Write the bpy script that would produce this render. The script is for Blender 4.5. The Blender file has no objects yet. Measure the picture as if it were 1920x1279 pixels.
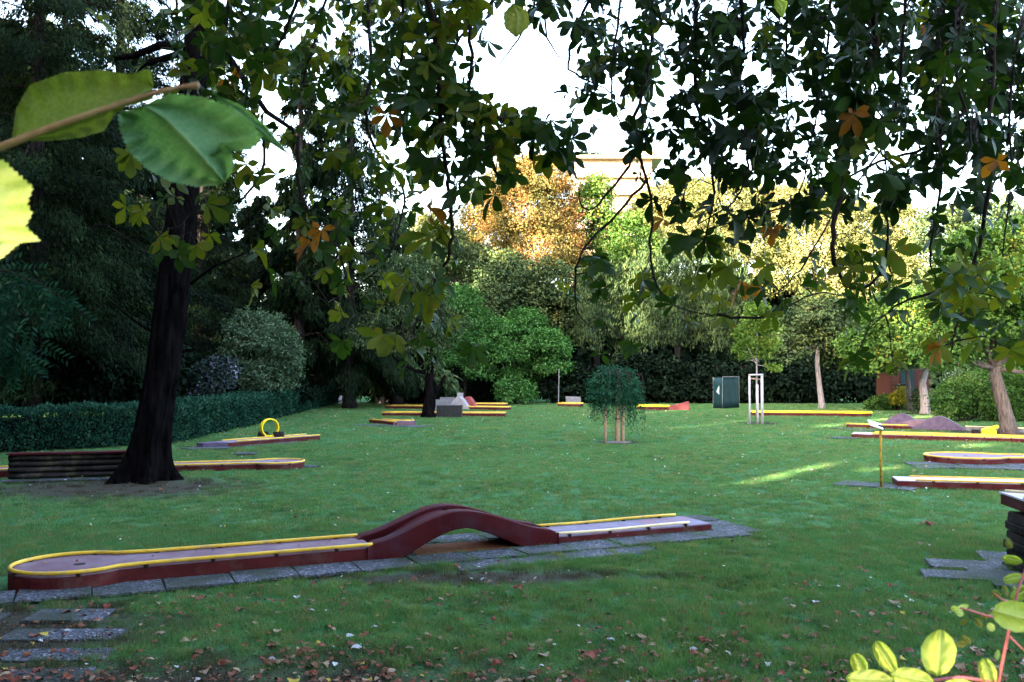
import bpy, math, random
import numpy as np
from mathutils import Vector
random.seed(7); rng = np.random.default_rng(11)
S = bpy.context.scene; C = S.collection

# ---------------------------------------------------------------- camera
FPX = 1700.0                       # focal length in pixels of the 1920 wide photograph
CAMH = 2.0; PITCH = math.atan((700-639.5)/FPX)
cd = bpy.data.cameras.new('camera'); cam = bpy.data.objects.new('camera', cd); C.objects.link(cam)
cd.sensor_width = 36; cd.lens = FPX/1920*36; cd.clip_start = .05; cd.clip_end = 3000
cam.location = (0, 0, CAMH); cam.rotation_euler = (math.pi/2+PITCH, 0, 0)
S.camera = cam
cd.dof.use_dof = True; cd.dof.focus_distance = 9.0; cd.dof.aperture_fstop = 18
# ---------------------------------------------------------------- light
SUN_AZ, SUN_EL = math.radians(42), math.radians(16)      # direction the rays travel to, and height
RAY = np.array([math.sin(SUN_AZ)*math.cos(SUN_EL), math.cos(SUN_AZ)*math.cos(SUN_EL), -math.sin(SUN_EL)])
w = bpy.data.worlds.new('World'); S.world = w; w.use_nodes = True
nt = w.node_tree; nt.nodes.clear()
sky = nt.nodes.new('ShaderNodeTexSky'); sky.sky_type = 'NISHITA'; sky.sun_disc = False
sky.sun_elevation = SUN_EL; sky.sun_rotation = SUN_AZ+math.pi; sky.dust_density = 5.0; sky.air_density = 1.0; sky.ozone_density = 0.2; sky.altitude = 300
bg = nt.nodes.new('ShaderNodeBackground'); bg.inputs[1].default_value = 0.15
wo = nt.nodes.new('ShaderNodeOutputWorld')
nt.links.new(sky.outputs[0], bg.inputs[0]); nt.links.new(bg.outputs[0], wo.inputs[0])
sl = bpy.data.lights.new('sun', 'SUN'); sl.energy = 4.5; sl.angle = math.radians(.6); sl.color = (1, .80, .55)
so = bpy.data.objects.new('sun', sl); C.objects.link(so); so.location = (-30, -30, 40)
so.rotation_euler = Vector(RAY).to_track_quat('-Z', 'Y').to_euler()
S.view_settings.view_transform = 'Standard'; S.view_settings.look = 'None'
S.view_settings.gamma = 1; S.view_settings.use_curve_mapping = False
S.view_settings.exposure = 4.1
S.cycles.max_bounces = 6; S.cycles.diffuse_bounces = 3; S.cycles.transmission_bounces = 3
S.cycles.use_denoising = True

def ray(px, py):
    a = (px-960)/FPX; b = (639.5-py)/FPX
    c, s = math.cos(PITCH), math.sin(PITCH)
    return np.array([a, c-b*s, s+b*c])
def G(px, py, z=0.0):
    r = ray(px, py); t = (z-CAMH)/r[2]
    return np.array([0, 0, CAMH])+r*t
def PD(px, py, d):                 # point at forward distance d
    r = ray(px, py); return np.array([0, 0, CAMH])+r*(d/r[1])

# ---------------------------------------------------------------- materials
SPECK = .45
def mat(name, rough=.8, spec=.3):
    m = bpy.data.materials.new(name); m.use_nodes = True
    b = m.node_tree.nodes['Principled BSDF']
    b.inputs['Roughness'].default_value = rough; b.inputs['Specular IOR Level'].default_value = spec*SPECK
    return m, m.node_tree, b
def N(nt, t, **kw):
    n = nt.nodes.new(t)
    for k, v in kw.items(): setattr(n, k, v)
    return n
def noise(nt, scale, detail=4, rough=.55, coord='Object'):
    tc = N(nt, 'ShaderNodeTexCoord') if coord == 'Object' else N(nt, 'ShaderNodeNewGeometry')
    n = N(nt, 'ShaderNodeTexNoise'); n.inputs['Scale'].default_value = scale
    n.inputs['Detail'].default_value = detail; n.inputs['Roughness'].default_value = rough
    nt.links.new(tc.outputs['Object' if coord == 'Object' else 'Position'], n.inputs['Vector'])
    return n.outputs['Fac']
def ramp(nt, fac, stops):
    r = N(nt, 'ShaderNodeValToRGB'); e = r.color_ramp.elements
    while len(e) < len(stops): e.new(.5)
    for i, (p, c) in enumerate(stops):
        e[i].position = p; e[i].color = (*c, 1) if len(c) == 3 else c
    nt.links.new(fac, r.inputs[0]); return r.outputs[0]
def mix(nt, f, a, b, mode='MIX'):
    m = N(nt, 'ShaderNodeMix', data_type='RGBA', blend_type=mode)
    for s, v in ((m.inputs[0], f), (m.inputs[6], a), (m.inputs[7], b)):
        if isinstance(v, (int, float)): s.default_value = v
        elif isinstance(v, tuple): s.default_value = (*v, 1)
        else: nt.links.new(v, s)
    return m.outputs[2]
def bump(nt, b, h, strength=.3, dist=.01):
    n = N(nt, 'ShaderNodeBump'); n.inputs['Strength'].default_value = strength; n.inputs['Distance'].default_value = dist
    nt.links.new(h, n.inputs['Height']); nt.links.new(n.outputs[0], b.inputs['Normal'])

def simple(name, c1, c2, scale=6, rough=.7, spec=.3, bs=.3, bd=.01, stain=None, chips=None):
    m, t, b = mat(name, rough, spec)
    f = noise(t, scale, 6, .6); col = ramp(t, f, [(.3, c1), (.7, c2)])
    if stain:
        col = mix(t, ramp(t, noise(t, stain[1], 5, .7), [(.5, (0, 0, 0)), (.68, (1, 1, 1))]), col, stain[0])
    if chips: col = mix(t, ramp(t, noise(t, chips[1], 8, .75), [(chips[2], (0, 0, 0)), (chips[2]+.03, (1, 1, 1))]), col, chips[0])
    t.links.new(col, b.inputs['Base Color'])
    if bs: bump(t, b, noise(t, scale*7, 4), bs, bd)
    return m

def leafmat(name, stops, trans=.3, clump=(.5, .65), cscale=.6, rough=.7, spec=.08, sat=None):
    """leaf colour from the per-leaf number plus a slow drift over the crown"""
    m, t, b = mat(name, rough, spec)
    at = N(t, 'ShaderNodeAttribute'); at.attribute_name = 'rnd'
    f = noise(t, cscale, 3, .6, 'Pos')
    ma = N(t, 'ShaderNodeMath', operation='MULTIPLY_ADD'); ma.inputs[1].default_value = clump[1]
    t.links.new(at.outputs['Fac'], ma.inputs[0])
    sub = N(t, 'ShaderNodeMath', operation='MULTIPLY_ADD'); sub.inputs[1].default_value = clump[0]*3; sub.inputs[2].default_value = -clump[0]*1.5+(1-clump[1])*.5
    t.links.new(f, sub.inputs[0]); t.links.new(sub.outputs[0], ma.inputs[2])
    col = ramp(t, ma.outputs[0], stops)
    t.links.new(col, b.inputs['Base Color'])
    if trans:
        tr = N(t, 'ShaderNodeBsdfTranslucent'); mx = N(t, 'ShaderNodeMixShader'); mx.inputs[0].default_value = trans
        c2 = mix(t, 1.0, col, (1.25, 1.15, .45), 'MULTIPLY')
        t.links.new(c2, tr.inputs[0]); out = t.nodes['Material Output']
        t.links.new(b.outputs[0], mx.inputs[1]); t.links.new(tr.outputs[0], mx.inputs[2]); t.links.new(mx.outputs[0], out.inputs[0])
    return m
M = {}
M['red'] = simple('maroon_side', (.042, .005, .006), (.078, .011, .013), 5, .7, .25, .4, .006, stain=((.07, .033, .03), 3), chips=((.15, .12, .12), 7, .66))
M['reddark'] = simple('maroon_arch', (.034, .003, .005), (.055, .007, .010), 4, .75, .15, .35, .006, stain=((.042, .015, .023), 2.2), chips=((.10, .07, .08), 8, .66))
M['deck'] = simple('worn_maroon_deck', (.13, .105, .155), (.20, .17, .24), 7, .75, .25, .25, .003, stain=((.20, .10, .13), 1.6))
M['deckred'] = simple('worn_red_deck', (.11, .058, .078), (.16, .098, .125), 5, .7, .3, .25, .003, stain=((.17, .13, .165), 1.3), chips=((.045, .035, .035), 16, .67))
M['edge'] = simple('pale_worn_edge', (.34, .30, .38), (.5, .46, .52), 9, .8, .2, .2, .003)
M['yellow'] = simple('yellow_paint', (.50, .29, .02), (.66, .42, .045), 5, .45, .5, .1, .002, stain=((.38, .25, .09), 9), chips=((.09, .045, .025), 22, .64))
M['mustard'] = simple('mustard_flaking_paint', (.22, .13, .02), (.42, .27, .04), 14, .7, .2, .2, .002, stain=((.12, .07, .03), 12))
M['yellowb'] = simple('bright_yellow_paint', (.80, .55, .01), (.88, .66, .02), 4, .45, .5, .1, .002)
M['yellowpale'] = simple('worn_pale_yellow_paint', (.60, .46, .26), (.74, .60, .36), 9, .5, .4, .1, .002)
M['black'] = simple('dark_bracket', (.012, .008, .008), (.03, .015, .015), 9, .7, .3)
M['concrete'] = simple('grey_concrete', (.10, .10, .12), (.18, .175, .20), 5, .9, .2, .5, .01, stain=((.13, .14, .13), 2))
M['violet'] = simple('violet_ramp_paint', (.060, .045, .085), (.11, .08, .14), 5, .6, .3, .2)
M['log'] = simple('weathered_dark_log', (.010, .009, .009), (.035, .030, .030), 4, .9, .2, .8, .02, stain=((.075, .07, .045), 3))
M['stone'] = simple('dark_stacked_stone', (.008, .007, .008), (.040, .031, .028), 6, .9, .2, .9, .02)
M['stake'] = simple('grey_stake_wood', (.30, .29, .34), (.44, .43, .47), 14, .85, .2, .4, .004)
M['stakebrown'] = simple('tan_stake_wood', (.30, .19, .13), (.46, .32, .23), 14, .85, .2, .4, .004)
M['tarp'] = simple('dark_green_tarpaulin', (.003, .018, .022), (.007, .032, .038), 3, .6, .4, .5, .03)
M['white'] = simple('white_paint', (.62, .64, .68), (.78, .79, .82), 8, .5, .4, .1)
M['brick'] = simple('red_brick', (.045, .018, .018), (.09, .036, .032), 12, .9, .2, .4)
M['iron'] = simple('black_iron', (.01, .01, .012), (.02, .02, .022), 8, .5, .5)
M['wall'] = simple('pale_pink_render', (.26, .185, .165), (.31, .225, .20), .3, .9, .2, 0)
M['glass'] = simple('dark_window', (.04, .04, .05), (.07, .07, .08), 1, .2, .5, 0)
M['roofm'] = simple('roof_slab', (.30, .24, .24), (.36, .30, .30), 1, .8, .2, 0)
M['mulch'] = simple('grey_mulch', (.10, .085, .085), (.24, .20, .21), 40, .95, .1, 1, .02)
M['carp'] = simple('blue_white_car_paint', (.42, .50, .66), (.5, .58, .74), 1, .3, .5, 0)
M['branch'] = simple('dark_twig_bark', (.012, .009, .008), (.035, .026, .022), 9, .9, .15, .5, .005)

def barkmat(name, c1, c2, vs=1):
    m, t, b = mat(name, 1.0, .0)
    tc = N(t, 'ShaderNodeTexCoord'); mp = N(t, 'ShaderNodeMapping'); mp.inputs['Scale'].default_value = (9*vs, 9*vs, 1.6*vs)
    t.links.new(tc.outputs['Object'], mp.inputs[0])
    n = N(t, 'ShaderNodeTexNoise'); n.inputs['Scale'].default_value = 1; n.inputs['Detail'].default_value = 8; n.inputs['Roughness'].default_value = .7
    t.links.new(mp.outputs[0], n.inputs['Vector'])
    t.links.new(ramp(t, n.outputs['Fac'], [(.35, c1), (.62, c2)]), b.inputs['Base Color'])
    bump(t, b, n.outputs['Fac'], 1.0, .12); return m
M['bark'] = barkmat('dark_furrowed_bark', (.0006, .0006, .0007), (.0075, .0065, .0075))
M['barkgrey'] = barkmat('grey_bark', (.17, .15, .17), (.34, .31, .34), 2)
M['barkmid'] = barkmat('mid_brown_bark', (.07, .055, .055), (.18, .145, .14), 2)
M['barkdark'] = barkmat('black_bark', (.006, .005, .006), (.03, .026, .026))

def slabmat():
    m, t, b = mat('exposed_aggregate_slab', .9, .25)
    v = N(t, 'ShaderNodeTexVoronoi'); v.inputs['Scale'].default_value = 55
    tc = N(t, 'ShaderNodeNewGeometry'); t.links.new(tc.outputs['Position'], v.inputs['Vector'])
    sp = N(t, 'ShaderNodeSeparateColor'); t.links.new(v.outputs['Color'], sp.inputs[0])
    col = ramp(t, sp.outputs[0], [(0, (.022, .023, .032)), (.55, (.055, .058, .078)), (.8, (.085, .09, .118)), (1, (.20, .20, .235))])
    col = mix(t, ramp(t, noise(t, 1.4, 5, .7, 'Pos'), [(.42, (0, 0, 0)), (.6, (.9, .9, .9))]), col, (.028, .034, .026))
    t.links.new(col, b.inputs['Base Color']); bump(t, b, v.outputs['Distance'], .5, .006)
    return m
M['slab'] = slabmat()

# ---------------------------------------------------------------- builders
def tag(o, label, cat, group=None, kind=None):
    if label: o['label'] = label
    if cat: o['category'] = cat
    if group: o['group'] = group
    if kind: o['kind'] = kind
    return o
def empty(name, loc, label=None, cat=None, group=None):
    o = bpy.data.objects.new(name, None); C.objects.link(o); o.location = tuple(loc); o.empty_display_size = .2
    tag(o, label, cat, group); return o
def wloc(p):
    l = np.zeros(3)
    while p is not None: l = l+np.array(p.location); p = p.parent
    return l
def link(name, me, parent=None, loc=None):
    o = bpy.data.objects.new(name, me); C.objects.link(o)
    if parent is not None: o.parent = parent
    if loc is not None: o.location = tuple(loc)
    return o
def mesh(name, V, F, m, parent=None, smooth=False, origin=None):
    V = np.asarray(V, float)
    if parent is not None: V = V-wloc(parent)
    if origin is not None: V = V-np.asarray(origin)
    me = bpy.data.meshes.new(name); me.from_pydata(V.tolist(), [], [tuple(int(i) for i in f) for f in F])
    me.materials.append(m)
    if smooth: me.polygons.foreach_set('use_smooth', [True]*len(me.polygons))
    me.update(); return link(name, me, parent, origin)
class MB:
    def __init__(s): s.V = []; s.F = []; s.n = 0
    def add(s, V, F):
        V = np.asarray(V, float); s.V.append(V); s.F += [tuple(int(i)+s.n for i in f) for f in F]; s.n += len(V); return s
    def box(s, c, sx, sy, sz, rz=0, rx=0, ry=0, taper=0, jit=0):
        V = np.array([[x, y, z] for z in (-.5, .5) for y in (-.5, .5) for x in (-.5, .5)])*[sx, sy, sz]
        V[4:, :2] *= (1-taper)
        if jit: V += rng.uniform(-jit, jit, V.shape)
        cx, sx_ = math.cos(rx), math.sin(rx); V = V@np.array([[1, 0, 0], [0, cx, sx_], [0, -sx_, cx]])
        cy, sy_ = math.cos(ry), math.sin(ry); V = V@np.array([[cy, 0, -sy_], [0, 1, 0], [sy_, 0, cy]])
        cz, sz_ = math.cos(rz), math.sin(rz); V = V@np.array([[cz, sz_, 0], [-sz_, cz, 0], [0, 0, 1]])
        return s.add(V+np.asarray(c), [(0, 2, 3, 1), (4, 5, 7, 6), (0, 1, 5, 4), (2, 6, 7, 3), (0, 4, 6, 2), (1, 3, 7, 5)])
    def tube(s, P, R, k=8, caps=True, wob=0):
        P = np.asarray(P, float); n = len(P); R = np.broadcast_to(np.asarray(R, float), (n,))
        T = np.gradient(P, axis=0) if n > 2 else np.repeat([P[1]-P[0]], 2, 0)
        T /= np.linalg.norm(T, axis=1)[:, None]+1e-9
        up = np.array([0, 0, 1.]) if abs(T[0][2]) < .9 else np.array([1., 0, 0])
        V = []; a = np.arange(k)*2*math.pi/k
        for i in range(n):
            u = np.cross(T[i], up); u /= np.linalg.norm(u)+1e-9; v = np.cross(u, T[i]); up = v
            r = R[i]*(1+(rng.uniform(-wob, wob, k) if wob else 0))
            V.append(P[i]+np.outer(np.cos(a)*r, u)+np.outer(np.sin(a)*r, v))
        F = [(i*k+j, i*k+(j+1) % k, (i+1)*k+(j+1) % k, (i+1)*k+j) for i in range(n-1) for j in range(k)]
        if caps: F += [tuple(range(k-1, -1, -1)), tuple(range((n-1)*k, n*k))]
        return s.add(np.concatenate(V), F)
    def prism(s, poly, z0, z1):
        n = len(poly); V = [(p[0], p[1], z0) for p in poly]+[(p[0], p[1], z1) for p in poly]
        return s.add(V, [tuple(range(n-1, -1, -1)), tuple(range(n, 2*n))]+[(i, (i+1) % n, n+(i+1) % n, n+i) for i in range(n)])
    def build(s, name, m, parent=None, smooth=False, origin=None):
        return mesh(name, np.concatenate(s.V), s.F, m, parent, smooth, origin)
def bevel(o, w=.006, seg=2):
    b = o.modifiers.new('bevel', 'BEVEL'); b.width = w; b.segments = seg; b.limit_method = 'ANGLE'; return o
def autosmooth(o):
    o.data.polygons.foreach_set('use_smooth', [True]*len(o.data.polygons)); return o

# fast quad clouds: one quad per leaf, per-face attribute rnd
def unit(a): return a/(np.linalg.norm(a, axis=-1, keepdims=True)+1e-9)
GAPS = []          # (x, y, rx, ry, angle): spots of lawn that the low sun reaches; foliage in front of them has openings
def sun_open(P, pad=0.):
    if len(P) == 0: return np.ones(0, bool)
    t = P[:, 2]/-RAY[2]; gx = P[:, 0]+RAY[0]*t; gy = P[:, 1]+RAY[1]*t
    keep = np.ones(len(P), bool)
    for (x, y, rx, ry, a) in GAPS:
        c, s = math.cos(a), math.sin(a); dx, dy = gx-x, gy-y
        keep &= (((dx*c+dy*s)/(rx+pad*1.6))**2+((-dx*s+dy*c)/(ry+pad))**2) > 1
    return keep
def cloud(name, P, ax, nr, ln, wd, m, parent, kind=None, pad=False):
    """P leaf bases, ax leaf direction, nr leaf normal, ln, wd arrays"""
    if pad:
        k = sun_open(P+unit(ax)*np.mean(ln)*.4, float(np.mean(ln))*.36); P, ax, nr = P[k], ax[k], nr[k]
        ln = ln[k] if np.ndim(ln) else ln; wd = wd[k] if np.ndim(wd) else wd
    n = len(P); ax = unit(ax); sd = unit(np.cross(ax, nr)); nn = np.cross(sd, ax)
    ln = np.broadcast_to(ln, (n,))[:, None]; wd = np.broadcast_to(wd, (n,))[:, None]
    mid = P+ax*ln*.48
    V = np.stack([P, mid+sd*wd*.5+nn*ln*.06, P+ax*ln-nn*ln*.12, mid-sd*wd*.5+nn*ln*.06], 1).reshape(-1, 3)
    if parent is not None: V = V-wloc(parent)
    me = bpy.data.meshes.new(name); me.vertices.add(4*n); me.vertices.foreach_set('co', V.astype(np.float32).ravel())
    me.loops.add(4*n); me.loops.foreach_set('vertex_index', np.arange(4*n, dtype=np.int32))
    me.polygons.add(n); me.polygons.foreach_set('loop_start', np.arange(0, 4*n, 4, dtype=np.int32))
    me.update(calc_edges=True)
    at = me.attributes.new('rnd', 'FLOAT', 'FACE'); at.data.foreach_set('value', rng.random(n).astype(np.float32))
    me.materials.append(m); o = link(name, me, parent)
    if kind: o['kind'] = kind
    return o
def sph(n):
    v = rng.normal(size=(n, 3)); return unit(v)
def lobes_points(lobes, ntuft, per, spread, shell=(.72, 1.06), upbias=.25, cut=-.75):
    """lobes (n,6) centre+radii -> leaf points and outward directions, in tufts"""
    L = np.asarray(lobes, float); vol = (L[:, 3]*L[:, 4]*L[:, 5])**(2/3); k = rng.choice(len(L), ntuft, p=vol/vol.sum())
    d = sph(ntuft); d[:, 2] = np.where(d[:, 2] < cut, -d[:, 2], d[:, 2]); r = rng.uniform(*shell, ntuft)[:, None]
    # lumpy surface
    ph = L[k, :3]@np.array([[1.3], [2.1], [.7]]); r = r*(1+.13*np.sin(d[:, :1]*7+ph)*np.sin(d[:, 1:2]*6+ph*1.7)*1.3+.08*np.sin(d[:, 2:]*13+ph))
    T = L[k, :3]+d*L[k, 3:]*r
    # drop tufts deep inside another lobe
    P = np.repeat(T, per, 0)+rng.normal(size=(ntuft*per, 3))*spread*np.array([1, 1, .6]); D = np.repeat(d, per, 0)
    return P, D
def lobe_leaves(name, lobes, m, parent, ntuft, per=12, spread=.18, ln=.16, wd=.10, droop=.25, pad=True, shell=(.58, 1.06), upn=.7, cut=-.75):
    P, D = lobes_points(lobes, ntuft, per, spread, shell, cut=cut)
    n = len(P); ax = D*.7+sph(n)*.8+np.array([0, 0, -droop]); nr = D*.5+sph(n)*.55+np.array([0, 0, upn])
    s = rng.uniform(.7, 1.25, n); return cloud(name, P, ax, nr, ln*s, wd*s, m, parent, pad=pad)
def pxlobe(cx, cy, rx, ry, d, dr=None):
    c = PD(cx, cy, d); k = d/FPX; return [c[0], c[1], c[2], rx*k, (dr or rx*k*.9), ry*k]
def trunk_part(pts, rad, m, parent, name='trunk', k=10, wob=.08):
    b = MB(); b.tube(pts, rad, k, wob=wob); o = b.build(name, m, parent, smooth=True); return o
def limbs(base, lobes, r0, m, parent, name='limb'):
    b = MB(); base = np.asarray(base, float)
    for L in lobes:
        e = np.asarray(L[:3], float); mid = (base+e)/2+np.array([0, 0, -.08])*np.linalg.norm(e-base)+rng.normal(size=3)*.1
        b.tube([base, base*.5+mid*.5+rng.normal(size=3)*.05, mid, e], [r0, r0*.75, r0*.5, r0*.2], 6)
        for q in range(4):
            d = sph(1)[0]; tip = e+d*np.array(L[3:])*.8; b.tube([mid*.4+e*.6, (e+tip)/2+rng.normal(size=3)*.05, tip], [r0*.3, r0*.18, r0*.06], 4)
    o = b.build(name, m, parent, smooth=True); o['kind'] = 'stuff'; return o

# ================================================================ SETTING
# ---- lawn material
def lawn_material(name, blades=False):
    m, t, b = mat(name, .9 if not blades else .6, .1 if not blades else .25)
    geo = N(t, 'ShaderNodeNewGeometry')
    big = noise(t, .35, 4, .6, 'Pos'); mid = noise(t, 2.2, 5, .65, 'Pos'); fine = noise(t, 30, 4, .7, 'Pos')
    g = ramp(t, mid, [(.3, (.018, .060, .018)), (.5, (.050, .155, .050)), (.7, (.105, .21, .062))])
    g = mix(t, ramp(t, big, [(.4, (0, 0, 0)), (.65, (1, 1, 1))]), g, (.056, .180, .064))
    if not blades:
        g = mix(t, ramp(t, fine, [(.35, (0, 0, 0)), (.6, (.8, .8, .8))]), g, (.020, .045, .020))
    else:
        oi = N(t, 'ShaderNodeObjectInfo')
        g = mix(t, ramp(t, oi.outputs['Random'], [(0, (0, 0, 0)), (.75, (.25, .25, .25)), (1, (1, 1, 1))]), g, (.17, .17, .08))
    # soil where grass is worn
    def near(cx, cy, rx, ry, soft=.6):
        sx = N(t, 'ShaderNodeVectorMath', operation='SUBTRACT'); sx.inputs[1].default_value = (cx, cy, 0)
        t.links.new(geo.outputs['Position'], sx.inputs[0])
        sc = N(t, 'ShaderNodeVectorMath', operation='MULTIPLY'); sc.inputs[1].default_value = (1/rx, 1/ry, 0); t.links.new(sx.outputs[0], sc.inputs[0])
        ln = N(t, 'ShaderNodeVectorMath', operation='LENGTH'); t.links.new(sc.outputs[0], ln.inputs[0])
        return ln.outputs['Value']
    soil = mix(t, ramp(t, fine, [(.35, (0, 0, 0)), (.65, (1, 1, 1))]), (.022, .017, .014), (.062, .048, .042))
    col = g
    for (cx, cy, rx, ry) in DIRT:
        d = near(cx, cy, rx, ry)
        ad = N(t, 'ShaderNodeMath', operation='MULTIPLY_ADD'); ad.inputs[1].default_value = 1.6; t.links.new(mid, ad.inputs[0]); t.links.new(d, ad.inputs[2])
        f = ramp(t, ad.outputs[0], [(.0, (1, 1, 1)), (.75, (1, 1, 1)), (1.0, (0, 0, 0))]) if False else None
        mr = N(t, 'ShaderNodeMapRange'); mr.inputs[1].default_value = 1.35; mr.inputs[2].default_value = 1.95; mr.inputs[3].default_value = .92; mr.inputs[4].default_value = 0
        t.links.new(ad.outputs[0], mr.inputs[0]); col = mix(t, mr.outputs[0], col, soil)
    t.links.new(col, b.inputs['Base Color'])
    if not blades: bump(t, b, fine, .8, .03)
    else:
        tr = N(t, 'ShaderNodeBsdfTranslucent'); mx = N(t, 'ShaderNodeMixShader'); mx.inputs[0].default_value = .3
        t.links.new(mix(t, 1.0, col, (1.5, 1.2, .5), 'MULTIPLY'), tr.inputs[0]); out = t.nodes['Material Output']
        t.links.new(b.outputs[0], mx.inputs[1]); t.links.new(tr.outputs[0], mx.inputs[2]); t.links.new(mx.outputs[0], out.inputs[0])
    return m
tb = G(270, 905)
DIRT = [(tb[0]-.3, tb[1]-.6, 2.6, 1.7), (-1.9, 5.5, 3.0, 1.05), (2.7, 5.1, 2.0, .6), (-4.2, 7.0, 1.6, 1.3), (-.3, 9.0, 1.9, .35),
        (G(1160, 828)[0], G(1160, 828)[1], .7, .7), (G(1420, 793)[0], G(1420, 793)[1], .9, 1.2), (G(1885, 812)[0], G(1885, 812)[1], 1.9, 2.5),
        (0, 63.5, 30, 1.6), (G(1735, 776)[0], G(1735, 776)[1], 1.3, 1.8)]
M['lawn'] = lawn_material('lawn_ground'); M['blade'] = lawn_material('grass_blades', True)
xs = np.concatenate([np.linspace(-600, -40, 12), np.linspace(-36, 36, 73), np.linspace(40, 600, 12)])
ys = np.concatenate([np.linspace(-400, -30, 8), np.linspace(-26, 80, 107), np.linspace(90, 1200, 14)])
X, Y = np.meshgrid(xs, ys); Z = -.02+.015*np.sin(X*.9+1)*np.cos(Y*.7)-.004*np.sin(X*2.7+Y*1.9)
Z = np.where((abs(X) > 38) | (Y > 82) | (Y < -28), -.02, Z)
V = np.stack([X.ravel(), Y.ravel(), Z.ravel()], 1); nx = len(xs)
F = [(j*nx+i, j*nx+i+1, (j+1)*nx+i+1, (j+1)*nx+i) for j in range(len(ys)-1) for i in range(nx-1)]
gr = mesh('ground', V, F, M['lawn'], smooth=True); tag(gr, None, None, kind='structure')
def gz(x, y): return -.02+.015*np.sin(x*.9+1)*np.cos(y*.7)-.004*np.sin(x*2.7+y*1.9)

# sunlit spots on the lawn, each a narrow streak along the sun's direction
def gap(px, py, L, W):
    p = G(px, py); GAPS.append((p[0], p[1], L, W, math.pi/2-SUN_AZ))
gap(1395, 900, 1.0, .22); gap(1480, 886, 1.4, .10); gap(1570, 866, 1.8, .08); gap(1385, 789, 1.6, .3); gap(1300, 799, 2.0, .12)
gap(1870, 978, .55, .22); gap(1840, 832, 1.6, .4); gap(1655, 876, 1.3, .25)
gap(1530, 775, 3, .5)
for (x, y, z, r) in [(.50, .95, 1.65, .30), (-.36, .55, 2.17, .13), (.62, 1.1, 1.75, .30)]:   # openings towards the twigs by the camera
    t = z/-RAY[2]; GAPS.append((x+RAY[0]*t, y+RAY[1]*t, r*3.2, r, math.pi/2-SUN_AZ))

# ---- far lawn patch and path on the left
pb = MB(); pl = [G(585, 768), G(640, 757), G(668, 745), G(690, 738), G(720, 734), G(700, 731), G(650, 733), G(620, 738)]
pb.add([(p[0], p[1], .004) for p in pl], [tuple(range(len(pl)))])
M['path'] = simple('grey_path', (.07, .07, .085), (.12, .12, .14), 1.2, .95, .1, .3)
tag(pb.build('path', M['path']), None, None, kind='structure')

# ================================================================ PAVERS
def slab(parent, c, sx, sy, rz, h=.03, z0=None, label=None):
    b = MB(); b.box((0, 0, 0), sx, sy, h, rz=rz, rx=rng.uniform(-.012, .012), ry=rng.uniform(-.012, .012), jit=.006)
    o = b.build('paver', M['slab'], None); o.data.transform  # world positioned below
    o.parent = parent; o.location = tuple(np.array([c[0], c[1], (z0 if z0 is not None else .0)])-wloc(parent))
    return bevel(o, .006, 1)
def paving(label, cells, name='stone_paving', group=None, cat='paving'):
    """cells: (cx, cy, sx, sy, rz, z)"""
    e = empty(name, (cells[0][0], cells[0][1], 0), label, cat, group)
    for (cx, cy, sx, sy, rz, z) in cells: slab(e, (cx, cy), sx, sy, rz, z0=z)
    return e
A0 = G(130, 1102); A1 = G(1335, 995); LU = unit((A1-A0)*[1, 1, 0]); LV = np.array([-LU[1], LU[0], 0]); LL = np.linalg.norm((A1-A0)[:2]); LR = math.atan2(LU[1], LU[0])
def L2W(u, v, z=0): return A0+LU*u+LV*v+np.array([0, 0, z])
cells = []
def cell(u, v, su, sv, dz=0, a=0):
    p = L2W(u, v); cells.append((p[0], p[1], su-.012, sv-.012, LR+a, .001+dz))
u = -1.05
while u < 8.9:
    s = .62; q = rng.uniform(-.006, .006)
    if u < 7.6: cell(u+s/2, -.235, s, .47, q+(.01 if u < 0 else 0), rng.uniform(-.015, .015))
    if 3.0 < u < 5.6: cell(u+s/2+.3, -.66, s, .38, q-.012, rng.uniform(-.03, .03))
    if u > 1.2 and u < 7.6: cell(u+s/2, .86, s, .42, q-.004, rng.uniform(-.02, .02))
    if 2.4 < u < 5.6: cell(u+s/2, .325, s, .63, q-.012)
    u += s
for u_ in (7.62,):
    for v_ in (-.1, .35, .8): cell(u_, v_, .60, .44, rng.uniform(-.008, .006), rng.uniform(-.06, .06))
cell(-1.1, .25, .6, .5, .004, .1); cell(-1.15, .8, .6, .5, -.006, -.05)
pv1 = paving('grey speckled slabs laid round the maroon humped lane in front', cells)
cells2 = []
for (px, py, sx, sy, a) in [(130, 1152, .62, .40, .03), (118, 1188, .85, .30, .05), (100, 1226, .78, .27, .04), (70, 1268, .62, .36, .02), (-60, 1160, .5, .4, 0)]:
    p = G(px, py); cells2.append((p[0], p[1], sx, sy, a, -.016+rng.uniform(-.004, .004)))
paving('moss edged stepping slabs in the soil below the rounded lane end', cells2, 'stepping_slabs')
cells3 = []
for (px, py, sx, sy, a) in [(1812, 1058, .75, .42, -.25), (1800, 1078, .7, .36, -.3), (1895, 1046, .6, .6, -.28), (1880, 1078, .62, .46, -.33), (1930, 1090, .7, .6, -.3), (1965, 1050, .7, .6, -.3)]:
    p = G(px, py); cells3.append((p[0], p[1], sx, sy, a, -.008))
paving('blue grey slabs beside the stacked stone pillar', cells3)
def strip(label, px0, py0, px1, py1, wdt, n, z=.0, gapp=.015, off=0):
    a, b = G(px0, py0), G(px1, py1); d = (b-a)/n; L = np.linalg.norm(d); r = math.atan2(d[1], d[0]); c = []
    for i in range(n):
        p = a+d*(i+.5)+rng.normal(size=3)*.01; c.append((p[0], p[1], L-gapp, wdt, r+rng.uniform(-.02, .02), z+rng.uniform(-.004, .004)))
    return paving(label, c)
strip('slabs leading to the thin yellow post with a tilted plate', 1568, 905, 1720, 916, .75, 5)
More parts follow.
